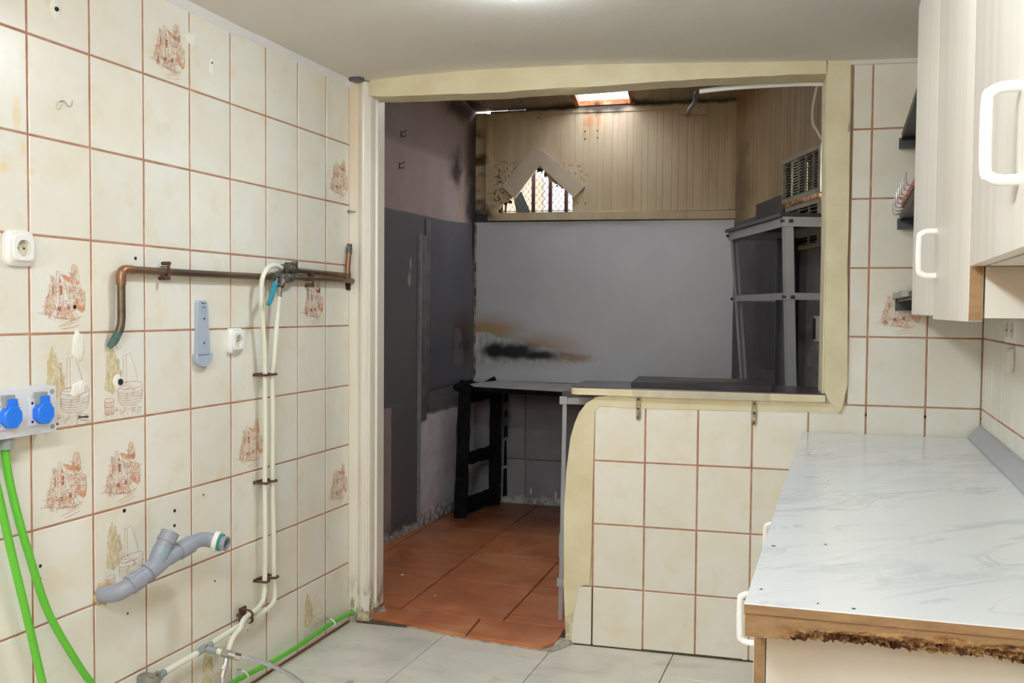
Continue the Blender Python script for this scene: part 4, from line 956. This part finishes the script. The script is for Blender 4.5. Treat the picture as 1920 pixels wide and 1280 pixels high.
TGR = tm2.fin(tm2.jitter(c, .05))
hz = [(.004, 1.975), (.0041, 1.99), (.009, 2.0), (.043, 2.047), (.102, 2.075), (.16, 2.13), (.199, 2.176), (.205, 2.222), (.241, 2.268), (.261, 2.287), (.294, 2.271), (.333, 2.238), (.358, 2.186), (.41, 2.161), (.473, 2.113), (.506, 2.089), (.514, 2.07), (.5141, 1.975)]
rnd = random.Random(4)
hz2 = []
for p, q in zip(hz, hz[1:]):
    n = 4 if q[0]-p[0] > .02 else 1
    for k in range(n): hz2.append((p[0]+(q[0]-p[0])*k/n, p[1]+(q[1]-p[1])*k/n+(rnd.uniform(-.008, .008) if k else 0)))
hz2.append(hz[-1])
def hole_z(x):
    for p, q in zip(hz2, hz2[1:]):
        if p[0] <= x <= q[0]: return p[1]+(q[1]-p[1])*(x-p[0])/(q[0]-p[0])
    return 1.972
ZTOP = 2.669
tgw = B().box(-.60, -.19, YB-.02, YB+.1, 1.9, 2.75)
tgroot = struct(tgw.build('wall_annex_gable', TG))
def board(x0, x1, y0, y1, ztop, m, parent):
    """vertical board, front y0, with a bead groove down the middle; its foot follows the broken hole"""
    xs = sorted(set([x0, x1]+[p[0] for p in hz2 if x0 < p[0] < x1]))
    foot = [(x, hole_z(min(max(x, x0+1e-5), x1-1e-5)) if 0 <= x <= .52 else 1.972) for x in xs]
    poly = foot+[(x1, ztop), (x0, ztop)]
    b = B(); n = len(poly); g = .0022; xm = (x0+x1)/2
    def sx(x): return x+(g if x == x0 else (-g if x == x1 else 0))
    vs = [(x, y1, z) for x, z in poly]+[(x, y0+.002, z) for x, z in poly]+[(sx(x), y0, z) for x, z in poly]
    fs = [tuple(range(n)), tuple(range(2*n, 3*n))]+[(q*n+i, q*n+(i+1) % n, (q+1)*n+(i+1) % n, (q+1)*n+i) for q in range(2) for i in range(n)]
    b.add(vs, fs)
    return b.build('board', m, parent, smooth=False)
BWD = .0465; x = -.048; k = 0
edges = [-.19, -.133, -.078]
for i in range(2): board(edges[i], edges[i+1], YB+.006, YB+.02, 2.648, TG, tgroot)
x = -.050
while x < 1.60:
    wd = (.056, .040)[k % 2]; x1 = min(x+wd, 1.60)
    board(x, x1, YB, YB+.016, ZTOP if x > .16 else 2.656, TG, tgroot); x = x1; k += 1
b = B().cbox(-.080, -.049, YB-.012, YB+.018, 1.972, 2.64, .003); b.build('batten', TG, tgroot)
b = B().prism([(-.05, 2.605), (.5, 2.622), (.5, 2.650), (-.05, 2.632)], YB+.0, YB-.010, 'y', cham=.002); b.build('batten', TG, tgroot)
b = B().prism([(.5, 2.622), (1.36, 2.612), (1.36, 2.66), (.5, 2.66)], YB+.0, YB-.006, 'y', cham=.002); b.build('batten', TG, tgroot)
b = B().cbox(1.505, 1.56, YB-.018, YB+.0, 1.972, 2.66, .003); b.build('batten', TG, tgroot)
# wall above the boards' right part to close against the roof
b = B().box(1.56, 2.4, YB+.0, YB+.05, 1.9, 3.0); b.build('panel', TG, tgroot)
b = B().prism(wavy([(-.062, 1.926), (1.60, 1.912), (1.60, 1.966), (-.062, 1.977)], 8, .0012, 9), YB+.05, YB-.022, 'y', cham=.003)
struct(b.build('trim_8', TG))
for (x_, z_) in ((.593, 2.500), (.674, 2.500), (.593, 2.45), (.674, 2.455), (.60, 2.03), (.55, 2.035), (.28, 2.60), (.05, 2.61)):
    B().cyl((x_, YB-.004, z_), (x_, YB+.004, z_), .0048, None, 10).build('screw', MARK, tgroot)

# ---- broken window: bars, mesh, covering boards
win = bpy.data.objects.new('window_1', None); C.objects.link(win); win.location = (.26, YB+.13, 1.97); win['kind'] = 'structure'
wb_ = (.26, YB+.13, 1.97)
CV = plain('cream_board', (.54, .455, .33), .6, 0, .07, 12)
for q, dy in (([(.257, 2.422), (.348, 2.357), (.125, 2.070), (.036, 2.152)], 0), ([(.348, 2.359), (.597, 2.135), (.527, 2.066), (.285, 2.292)], .002)):
    B().prism(q, YB+.0-dy, YB-.020-dy, 'y', cham=.002).build('cover_board', CV, win, wb_)
for x_ in (-.008, .024, .219, .337, .447, .56):
    wdt = .006 if x_ == .024 else .0125
    B().cbox(x_-wdt, x_+wdt, YB+.13, YB+.15, 1.90, 2.36, .002).build('bar', BARS, win, wb_)
b = B(); px, pz = .038, .052
def seg2(x0, z0, x1, z1, y): b.add([(x0, y-.0012, z0+.0024), (x0, y+.0012, z0), (x0, y, z0-.0024), (x1, y-.0012, z1+.0024), (x1, y+.0012, z1), (x1, y, z1-.0024)], [(0, 1, 4, 3), (1, 2, 5, 4), (2, 0, 3, 5)])
for i in range(-8, 20):
    for j in range(0, 8):
        x_ = -.05+i*px; z_ = 1.93+j*pz
        if -.05 <= x_ <= .60:
            seg2(x_, z_, x_+px/2, z_+pz/2, YB+.165); seg2(x_+px/2, z_+pz/2, x_+px, z_, YB+.168); seg2(x_, z_, x_+px/2, z_-pz/2, YB+.168); seg2(x_+px/2, z_-pz/2, x_+px, z_, YB+.165)
b.box(-.05, .6, YB+.163, YB+.168, 2.002, 2.007)
wm_ = b.build('wire_mesh', WIRE, win, wb_, smooth=False)
# torn scraps round the hole
SCRAP = plain('peeled_scrap', (.16, .13, .09), .9, 0, .7, 40, .6, 80)
rnd = random.Random(8)
for i in range(26):
    k = rnd.randrange(2, len(hz2)-3); x_, z_ = hz2[k]
    pts = [(x_+rnd.uniform(-.022, .022), z_+rnd.uniform(-.030, .016)) for _ in range(5)]
    cx = sum(p[0] for p in pts)/5; cz_ = sum(p[1] for p in pts)/5; pts.sort(key=lambda p: math.atan2(p[1]-cz_, p[0]-cx))
    B().prism(pts, YB+.016, YB+.020, 'y').build('torn_scrap', SCRAP, win, wb_)
b = B().prism([(.052, 2.115), (.110, 2.15), (.182, 1.99), (.078, 1.99)], YB+.24, YB+.26, 'y')
b.add([(p[0], p[1], p[2]) for p in []], [])
simple('leaning_board', 'dark grey-green board leaning outside behind the window bars', 'board', b, OUTBOARD, W0, (.12, YB+.25, 1.99))
bld = thing('building', 'sunlit pale building seen through the broken window', 'building', W0, (.3, 5.2, 0))
B().box(-1.6, 3.2, 0, .3, -.1, 3.6).build('wall', EXTW, bld)
B().box(-1.7, 3.3, -.55, .4, 3.6, 3.7).build('roof', EXTW, bld)  # unseen overhang, added to keep sky light off the wall
B().box(-1.0, -.60, -.04, -.005, 1.9, 2.62).build('panel', EXTP, bld)
B().box(.30, .60, -.03, -.005, 1.6, 2.75).build('panel', plain('outdoor_beige_render', (.15, .125, .105), .9, 0, .1, 6), bld)

# ---- right wall of the annex (local x runs away; use -t)
def ar(t, d, z): return BF.pt((-t, d, z))
rm = Mat('annex_right_wall_paint', .7)
c = rm.ramp(rm.noise(6, 5), [(.3, (.085, .085, .092)), (.7, (.115, .115, .122))])
c2 = rm.ramp(rm.noise(14, 5), [(.3, (.15, .155, .16)), (.7, (.22, .225, .225))])
c = rm.over(c, c2, rm.mul(rm.step('Y', 1.20, .01, False), rm.smooth(rm.noise(3, 3), .1, .3)))
c = rm.over(c, (.58, .60, .58), rm.mul(rm.smooth(rm.noise(46, 4, (1, 1, .35)), .62, .68), rm.step('Y', 1.18, .04, False), rm.step('Z', 1.2, .1, False)), .7)
RLOW = rm.fin(c, .3, 40)
b = B(True).box(-.3, .93, -.05, 0, -.1, 1.885).box(.93, 1.45, -.05, 0, -.1, 1.648).box(1.41, 2.29, -.05, 0, -.1, 1.885)
wall_ar = struct(b.build('wall_annex_right', RLOW, frame=BF))
t_ = -.02
while t_ < 2.2:
    t1 = t_+.074
    z0 = 1.885
    if t1 > .885 and t_ < 1.40: z0 = 2.130
    b = B(True); b.prism([(t_, -.014), (t1, -.014), (t1, -.002), (t1-.003, 0), (t_+.003, 0), (t_, -.002)], z0, 3.5, 'z'); b.build('board', TGR, wall_ar, smooth=False); t_ = t1
GR = plain('cream_metal_grille', (.34, .31, .23), .5, 0, .2, 20)
def vent(label, t0, t1, z0, z1, nl, nd, slit):
    bs = ((t0+t1)/2, 0, z0); t = thing('air_vent', label, 'vent', BF, bs, 'vents in the annex right wall', True)
    f = .022
    b = B(True); b.box(t0, t1, -.004, .016, z1-f, z1).box(t0, t1, -.004, .016, z0, z0+f).box(t0, t0+f*.6, -.004, .016, z0+f, z1-f).box(t1-f*1.4, t1, -.004, .016, z0+f, z1-f); b.build('frame', GR, t, bs)
    h = (z1-z0-2*f)/nl
    for k in range(nl):
        zz = z0+f+h*(k+.5); b = B(True)
        b.add([(t0+.012, -.004, zz+h*.16), (t1-.028, -.004, zz+h*.16), (t1-.028, .010, zz+h*.04), (t0+.012, .010, zz+h*.04), (t0+.012, -.004, zz+h*.04), (t1-.028, -.004, zz+h*.04), (t1-.028, .010, zz-h*.12), (t0+.012, .010, zz-h*.12)],
              [(0, 1, 2, 3), (7, 6, 5, 4), (0, 4, 5, 1), (1, 5, 6, 2), (2, 6, 7, 3), (3, 7, 4, 0)]); b.build('slat', GR, t, bs)
    for k in range(1, nd):
        tt = t0+.012+(t1-t0-.04)*k/nd; b = B(True); b.box(tt-.003, tt+.003, -.004, .007, z0+f, z1-f); b.build('divider', GR, t, bs)
    b = B(True)
    if slit:
        b.box(t0, slit-.010, -.060, -.056, z0, z1).box(slit+.010, t1, -.060, -.056, z0, z1).box(slit-.011, slit+.011, -.060, -.056, z0+(z1-z0)*.86, z1)
    else: b.box(t0, t1, -.060, -.056, z0, z1)
    b.box(t0-.004, t0, -.060, .0, z0, z1).box(t1, t1+.004, -.060, .0, z0, z1).box(t0, t1, -.060, .0, z1, z1+.004).box(t0, t1, -.060, .0, z0-.004, z0)
    b.build('backing', BLACKPL, t, bs)
vent('upper louvred vent with a slit of daylight, high on the annex right wall', .885, 1.400, 1.900, 2.130, 13, 5, 1.045)
vent('lower louvred vent seen above and below the steel shelf top', .94, 1.40, 1.640, 1.872, 10, 3, None)
cpr = Mat('scorched_tin', .35, .6); c = cpr.ramp(cpr.noise(22, 5), [(.35, (.12, .05, .02)), (.55, (.48, .24, .10)), (.7, (.75, .50, .30))])
b = B(True).cbox(.90, 1.39, -.002, .020, 1.872, 1.899, .004)
simple('scorched_bar', 'scorched copper-coloured bar between the two vents', 'bar', b, cpr.fin(c, .5, 40), BF, (1.15, 0, 1.872))
b = B(True).prism([(.446, 1.03), (.985, 1.00), (.982, 1.60), (.92, 1.62), (.882, 1.955), (.446, 1.950)], .0, .008, 'y', cham=.001)
simple('metal_sheet', 'dark sheet standing on the annex right wall behind the steel shelf', 'metal sheet', b, plain('dark_sheet', (.058, .058, .063), .5, .1, .15, 8), BF, (.7, 0, 1.0))
b = B(True); b.cyl((1.10, .06, .06), (1.10, .06, 1.70), .055, None, 20)
simple('downpipe', 'dark vertical pipe behind the steel shelf on the annex right wall', 'pipe', b, plain('dark_pipe', (.05, .05, .058), .35), BF, (1.10, .06, .06))
t = thing('wall_box', 'white and black switch box on the annex right wall beside the jamb', 'switch', BF, (1.42, 0, 1.25), None, True)
b = B(True); b.cbox(-.03, .06, 0, .03, -.06, .06, .004); b.build('housing', WHITEPL, t)
b = B(True); b.cbox(-.034, -.005, .004, .036, -.05, .05, .004); b.build('switch', BLACKPL, t)

# ---- roof of the annex, boards sloping up towards the kitchen
SL = .22
def rz(y): return 2.662+SL*(YB-y)
cbm = Mat('smoked_ceiling_boards', .6)
c = cbm.ramp(cbm.noise(7, 4, (3, .4, 1)), [(.3, (.26, .19, .14)), (.7, (.34, .255, .19))])
c = cbm.over(c, (.40, .33, .21), cbm.step('X', .95, .08, True), .75)
c = cbm.over(c, (.015, .01, .008), cbm.mx(cbm.blob((.72, 2.36, 2.66), (.45, .12, .3), .8, .5, 10), cbm.blob((-.2, 2.2, 2.68), (.16, .9, .4), .8, .5, 6)), .9)
c = cbm.over(c, (.02, .015, .012), cbm.step('Y', 2.33, .05, True, .04, 12), .7)
CB = cbm.fin(c)
roof = struct(B().add([(x, y, rz(y)+dz) for dz in (.03, .05) for x, y in ((-.8, .0), (.545, .0), (.545, 2.37), (-.8, 2.37))], [(0, 1, 2, 3), (7, 6, 5, 4), (0, 4, 5, 1), (1, 5, 6, 2), (2, 6, 7, 3), (3, 7, 4, 0)])
     .add([(x, y, rz(y)+dz) for dz in (.03, .05) for x, y in ((.90, .0), (2.7, .0), (2.7, 2.75), (.90, 2.75))], [(0, 1, 2, 3), (7, 6, 5, 4), (0, 4, 5, 1), (1, 5, 6, 2), (2, 6, 7, 3), (3, 7, 4, 0)])
     .add([(x, y, rz(y)+dz) for dz in (.03, .05) for x, y in ((.545, .0), (.90, .0), (.90, 1.55), (.545, 1.55))], [(0, 1, 2, 3), (7, 6, 5, 4), (0, 4, 5, 1), (1, 5, 6, 2), (2, 6, 7, 3), (3, 7, 4, 0)])
     .build('ceiling_annex', CB))
def roofboard(x0, x1, y0, y1):
    g = .0015
    vs = [(x, y, rz(y)+dz) for dz in (0, .022) for x, y in ((x0+g, y0), (x1-g, y0), (x1-g, y1), (x0+g, y1))]
    B().add(vs, [(0, 1, 2, 3), (7, 6, 5, 4), (0, 4, 5, 1), (1, 5, 6, 2), (2, 6, 7, 3), (3, 7, 4, 0)]).build('board', CB, roof, smooth=False)
x = -.66
while x < 2.5:
    x1 = x+.121
    if x1 > .545 and x < .90:
        if x < .545: roofboard(x, .545, .02, 2.40)
        roofboard(max(x, .545), min(x1, .90), .02, 1.55)
        if x1 > .90: roofboard(.90, x1, .02, 2.42)
    else: roofboard(x, x1, .02, 2.366 if x < -.02 else (2.372 if x < .12 else 2.45))
    x = x1
# skylight: rusty curb and corrugated translucent sheet
sky = bpy.data.objects.new('window_2', None); C.objects.link(sky); sky.location = (.72, 1.95, 2.76); sky['kind'] = 'structure'; sb = (.72, 1.95, 2.76)
CURB = Mat('rusty_curb', .8); c = CURB.ramp(CURB.noise(16, 5), [(.35, (.10, .03, .012)), (.55, (.42, .15, .05)), (.75, (.60, .36, .22))]); CURB = CURB.fin(c, .5, 50)
def curb(x0, x1, y0, y1, h0, h1):
    vs = [(x, y, rz(y)+dz) for dz in (h0, h1) for x, y in ((x0, y0), (x1, y0), (x1, y1), (x0, y1))]
    B().add(vs, [(0, 1, 2, 3), (7, 6, 5, 4), (0, 4, 5, 1), (1, 5, 6, 2), (2, 6, 7, 3), (3, 7, 4, 0)]).build('curb_board', CURB, sky, sb)
curb(.525, .555, 1.55, 2.40, -.004, .045); curb(.890, .92, 1.55, 2.40, -.004, .045); curb(.545, .90, 2.345, 2.385, -.002, .030); curb(.545, .90, 1.53, 1.56, .0, .045)
TS = bpy.data.materials.new('translucent_sheet'); TS.use_nodes = True; nt = TS.node_tree; nt.nodes.clear()
tr = nt.nodes.new('ShaderNodeBsdfTranslucent'); tr.inputs[0].default_value = (.86, .88, .95, 1)
tp = nt.nodes.new('ShaderNodeBsdfTransparent'); tp.inputs[0].default_value = (.95, .96, 1, 1); mxn = nt.nodes.new('ShaderNodeMixShader'); mxn.inputs[0].default_value = .12
oo = nt.nodes.new('ShaderNodeOutputMaterial'); nt.links.new(tr.outputs[0], mxn.inputs[1]); nt.links.new(tp.outputs[0], mxn.inputs[2]); nt.links.new(mxn.outputs[0], oo.inputs[0])
N = 100; vs = []; fs = []
for i in range(N+1):
    x_ = .52+.405*i/N
    for y_ in (1.5, 2.43): vs.append((x_, y_, rz(y_)+.054+.007*math.sin(i/N*2*math.pi*9)))
for i in range(N): fs.append((2*i, 2*i+2, 2*i+3, 2*i+1))
B().add(vs, fs).build('corrugated_sheet', TS, sky, sb)

# ---- conduit, cables, junction board under the roof
t = thing('conduit', 'white plastic conduit under the lintel, top right of the opening', 'conduit', W0, (1.65, .13, 2.205)); bs = (1.65, .13, 2.205)
b = B(); b.tube([(1.418, .13, 2.188), (1.52, .13, 2.195), (1.66, .13, 2.198), (1.80, .13, 2.197), (1.90, .13, 2.193), (2.1, .13, 2.19)], .0095, 10); b.build('tube', WHITEPL, t, bs)
simple('cable', 'dark cable hanging from the conduit end to the back wall', 'cable', B().tube([(1.42, .13, 2.188), (1.405, .17, 2.190), (1.385, .4, 2.205), (1.34, 1.0, 2.32), (1.29, 1.7, 2.45), (1.262, 2.2, 2.55), (1.250, 2.352, 2.575)], .009, 10), plain('dark_cable', (.05, .048, .045), .5), W0, (1.4, .2, 2.2))
b = B(True); b.tube([(1.36, .02, 2.43), (1.32, .02, 2.37), (1.295, .02, 2.30), (1.305, .02, 2.24), (1.35, .02, 2.20), (1.41, .02, 2.15), (1.47, .02, 2.12)], .006, 10); b.tube([(1.36, .02, 2.43), (1.36, .06, 2.6), (1.36, .1, 2.8)], .006, 8)
simple('cable', 'cream cable hanging down the annex right wall to the vent', 'cable', b, CREAMPL, BF, (1.3, .02, 2.3))
t = thing('junction_board', 'small cream board on the gable boards where the dark cable ends', 'board', W0, (1.30, YB, 2.60)); bs = (1.30, YB, 2.60)
B().prism(wavy([(1.215, 2.578), (1.372, 2.570), (1.370, 2.632), (1.225, 2.636)], 4, .003, 6), YB-.007, YB-.022, 'y', cham=.002).build('board', CV, t, bs)
B().cyl((1.32, YB-.021, 2.615), (1.32, YB-.024, 2.615), .004, None, 8).build('screw', MARK, t, bs)

# ---- ledge on the half wall, worn board on it, flat brackets below
t = thing('ledge_board', 'dark laminate ledge with cream painted front edge on top of the half wall', 'ledge', W0, (1.4, .15, 1.015)); bs = (1.4, .15, 1.015)
pl = [(1.895, -.018), (1.895, .315), (.985, .315)]+[(.985+.038*math.cos(R(a)), .277+.038*math.sin(R(a))) for a in (110, 130, 150, 170)]+[(.943, .05)]+[(.983+.040*math.cos(R(a)), .022+.040*math.sin(R(a))) for a in (190, 210, 230, 250, 265)]
B().prism(pl, 1.024, 1.0285, 'z', cham=.001).build('laminate_top', PURPLE, t, bs)
B().prism(pl, .998, 1.024, 'z').build('core', PLASTER, t, bs)
b = B().prism([(1.19, -.0195), (1.70, -.0195), (1.70, -.014), (1.19, -.014)], .996, 1.023, 'z'); b.build('worn_edge', plain('worn_cream_edge', (.56, .51, .38), .7, 0, .15, 14), t, bs)
b = B().prism([(1.182, -.012), (1.705, -.016), (1.712, .295), (1.176, .31)], 1.0290, 1.053, 'z', cham=.002)
simple('worn_board', 'dark worn board lying on the ledge of the half wall', 'board', b, SLAB, W0, (1.45, .15, 1.03))
for x_, z0, lab in ((1.211, .905, 'left flat steel bracket screwed under the ledge of the half wall'), (1.644, .903, 'right flat steel bracket screwed under the ledge, over a tile joint')):
    t = thing('flat_bracket', lab, 'bracket', W0, (x_, -.003, z0), 'flat brackets under the ledge')
    pl = [(-.009, .095), (-.009, .008)]+[(.009*math.cos(R(a)), .009+.009*math.sin(R(a))) for a in range(190, 351, 20)]+[(.009, .008), (.009, .095)]
    B().prism(pl, .0, -.004, 'y', cham=.0008).build('plate', plain('rust_spotted_steel', (.36, .30, .20), .5, .6, .5, 60), t)
    for zz in (.010, .045, .080):
        B().cyl((0, -.004, zz), (0, -.0065, zz), .0045, .0035, 10).build('screw', RUST, t)

# ---- grey angle-steel stand just behind the half wall
def angle(b, p, q, ux, uy, wd=.032, th=.003):
    """L profile from p to q with flanges along ux, uy"""
    p, q, ux, uy = Vector(p), Vector(q), Vector(ux), Vector(uy)
    prof_ = [(0, 0), (wd, 0), (wd, th), (th, th), (th, wd), (0, wd)]
    vs = [tuple(e+ux*a+uy*c_) for e in (p, q) for a, c_ in prof_]; n = 6
    b.add(vs, [tuple(range(6)), tuple(range(6, 12))]+[(i, (i+1) % n, n+(i+1) % n, n+i) for i in range(n)]); return b
t = thing('steel_stand', 'thin grey angle-steel stand beside the rounded end of the half wall', 'stand', W0, (.9, .2, .02)); bs = (.9, .2, .02)
angle(B(), (.864, .20, .021), (.874, .20, .965), (.55, 0, 0), (0, 1, 0)).build('leg', GALV, t, bs)
angle(B(), (1.80, .31, .021), (1.80, .31, .965), (-1, 0, 0), (0, -1, 0)).build('leg', GALV, t, bs)
angle(B(), (.864, .198, .966), (1.83, .198, .966), (0, 0, -1), (0, 1, 0), .030).build('rail', GALV, t, bs)
B().box(.862, .894, .192, .198, .935, .968).build('corner_plate', GALV, t, bs)
B().prism([(.872, .193), (1.84, .193), (1.84, .46), (.90, .46)], .9665, .990, 'z', cham=.001).build('top_board', PURPLE, t, bs)
B().box(.858, .894, .192, .199, .165, .20).build('corner_plate', GALV, t, bs)
B().box(.845, .885, .30, .306, .26, .36).build('corner_plate', GALV, t, bs)

# ---- grey worktop board and the charred trestle at the back
t = thing('work_table', 'burnt work table with grey top on charred black legs, back left of the annex', 'table', W0, (.3, 2.1, .02)); bs = (.3, 2.1, .02)
tp_ = [(-.150, 2.345), (1.1, 2.345), (1.1, 1.74), (-.005, 1.85), (-.075, 2.0)]
b = B(); n = len(tp_)
def tz(x): return .852-.016*(x+.1)
b.add([(x, y, tz(x)-.003) for x, y in tp_]+[(x, y, tz(x)) for x, y in tp_], [tuple(range(n)), tuple(range(n, 2*n))]+[(i, (i+1) % n, n+(i+1) % n, n+i) for i in range(n)]); b.build('top', GREYTOP, t, bs)
b = B(); b.add([(x, y, tz(x)-.034) for x, y in tp_]+[(x, y, tz(x)-.0032) for x, y in tp_], [tuple(range(n)), tuple(range(n, 2*n))]+[(i, (i+1) % n, n+(i+1) % n, n+i) for i in range(n)]); b.build('core', CHAR, t, bs)
rnd = random.Random(31)
def charred(p, q, wx, wy, name, ext=(0, 0, 1)):
    """a charred post or rail with an uneven surface"""
    p, q = Vector(p), Vector(q); ax = (q-p).normalized(); u = Vector((.96, .26, 0)) if abs(ax.z) > .7 else Vector((0, 0, 1)); v = ax.cross(u).normalized(); u = v.cross(ax).normalized()
    N = 12; vs = []; fs = []
    for i in range(N+1):
        c_ = p.lerp(q, i/N)
        for a, d in ((-1, -1), (1, -1), (1, 1), (-1, 1)): vs.append(tuple(c_+u*(a*wx/2+rnd.uniform(-.004, .004))+v*(d*wy/2+rnd.uniform(-.004, .004))))
    for i in range(N):
        for k in range(4): fs.append((i*4+k, i*4+(k+1) % 4, (i+1)*4+(k+1) % 4, (i+1)*4+k))
    fs += [(0, 1, 2, 3), (N*4, N*4+1, N*4+2, N*4+3)]
    B().add(vs, fs).build(name, CHAR, t, bs)
charred((-.088, 1.86, .022), (-.070, 1.88, .84), .078, .05, 'leg')
charred((.020, 2.28, .022), (.022, 2.29, .83), .078, .05, 'leg')
charred((1.0, 2.25, .022), (1.0, 2.25, .815), .07, .05, 'leg'); charred((1.0, 1.80, .022), (1.0, 1.80, .815), .07, .05, 'leg')
charred((-.075, 1.88, .385), (.018, 2.27, .385), .075, .03, 'rail')
charred((-.082, 1.88, .085), (.018, 2.27, .085), .10, .03, 'rail')
charred((-.072, 1.88, .785), (.018, 2.28, .785), .09, .03, 'rail')
charred((-.01, 2.29, .80), (1.0, 2.28, .785), .06, .03, 'rail')
lump(B(), 0, 0, 0, .1, .1, .1, 5)
b = B(); rnd2 = random.Random(3); vs = []; fs = []
for i in range(9):
    for k in range(8):
        a = 2*math.pi*k/8; rr = (.036+.016*math.sin(i*.9))*rnd2.uniform(.6, 1.25)
        vs.append((-.125+.075*i/8+rr*.5*math.cos(a)+.05*(i/8), 1.87+.46*i/8+rr*math.cos(a)*.4, .835+rr*math.sin(a)*.8))
for i in range(8):
    for k in range(8): fs.append((i*8+k, i*8+(k+1) % 8, (i+1)*8+(k+1) % 8, (i+1)*8+k))
fs += [tuple(range(8)), tuple(range(64, 72))]
b.add(vs, fs); b.build('charred_end', CHAR, t, bs)
# charred strip hanging on the back wall next to the back leg
for (z0, z1, x0, x1) in ((.06, .26, .055, .085), (.27, .45, .06, .082), (.46, .55, .058, .088), (.60, .66, .062, .085), (.70, .78, .06, .09)):
    B().prism([(x0, z0), (x1, z0+.01), (x1-.004, z1), (x0+.005, z1-.012)], YB+.0035, YB-.004, 'y').build('charred_strip', CHAR, t, bs)
b = B().box(.040, .046, YB-.03, YB+.0, .03, .80); b.build('pale_edge_strip', plain('pale_strip', (.40, .40, .38), .7, 0, .4, 30), t, bs)

# ---- steel shelf unit at the right
e1 = Vector((-.2961, .9551, 0)); e2 = Vector((.9551, .2961, 0))
SU = Vector((1.770, .60, 0)); bs = (1.770, .60, .02); L_ = .80; D_ = .30
t = thing('shelf_unit', 'grey angle-steel shelf unit with black top and leaning posts, right side of the annex', 'shelf', W0, bs)
def sp(a, d, z): return SU+e1*a+e2*d+Vector((0, 0, z))
for a, d, ux, uy, dx in ((0, 0, e2, e1, .034), (L_, 0, e2, -e1, .075), (0, D_, -e2, e1, .03), (L_, D_, -e2, -e1, .06)):
    p = sp(a, d, .021)+Vector((dx*1.9, 0, 0)); q = sp(a, d, 1.742)
    angle(B(), p, q, ux, uy, .038).build('leg', GALV, t, bs)
for z, h in ((1.742, .042), (1.412, .030)):
    k = (1.742-z)/1.72
    s0 = Vector((.034*k*1.9, 0, 0)); s1 = Vector((.075*k*1.9, 0, 0))
    for (p, q, uy) in ((sp(0, 0, z)+s0-e2*.004, sp(L_, 0, z)+s1-e2*.004, e2), (sp(0, -.01, z)+s0-e1*.004, sp(0, D_+.01, z)+s0-e1*.004, e1), (sp(0, D_, z)+s0, sp(L_, D_, z)+s1, -e2), (sp(L_, -.01, z)+s1, sp(L_, D_, z)+s1, -e1)):
        angle(B(), p, q, (0, 0, -1), uy, h).build('rail', GALV, t, bs)
    for p in (sp(0, -.006, z-.018)+s0, sp(L_, -.006, z-.018)+s1, sp(0, .03, z-.018)+s0-e1*.008):
        b = B(); b.cyl(tuple(p-e2*.012), tuple(p+e2*.004), .007, None, 8); b.build('bolt', MARK, t, bs)
b = B(); pp = [sp(-.006, -.02, 0), sp(-.006, D_+.02, 0), sp(L_+.02, D_+.02, 0), sp(L_+.02, -.02, 0)]
b.prism([(p.x, p.y) for p in pp], 1.7425, 1.758, 'z', cham=.001); b.build('top_board', BLACKTOP, t, bs)
# grit on the terracotta floor
GRIT = plain('plaster_crumb', (.72, .68, .62), .9)
rnd = random.Random(17)
for i, (x_, y_, r_, lab) in enumerate(((.0, .62, .008, 'largest pale plaster crumb, at the far left of the terracotta floor'), (-.07, .45, .006, 'grey plaster crumb near the doorway post on the terracotta floor'), (.26, .36, .006, 'pale plaster crumb in the middle of the terracotta floor'))):
    b = B(); lump(b, 0, 0, 0, r_, r_*.8, r_*.7, i+2, 8); b.v = [(v[0], v[2], v[1]) for v in b.v]
    o = b.build('plaster_crumb', GRIT); o.location = (x_, y_, ZT+.0005)
    tag(o, lab, 'crumb', 'plaster crumbs on the terracotta floor')
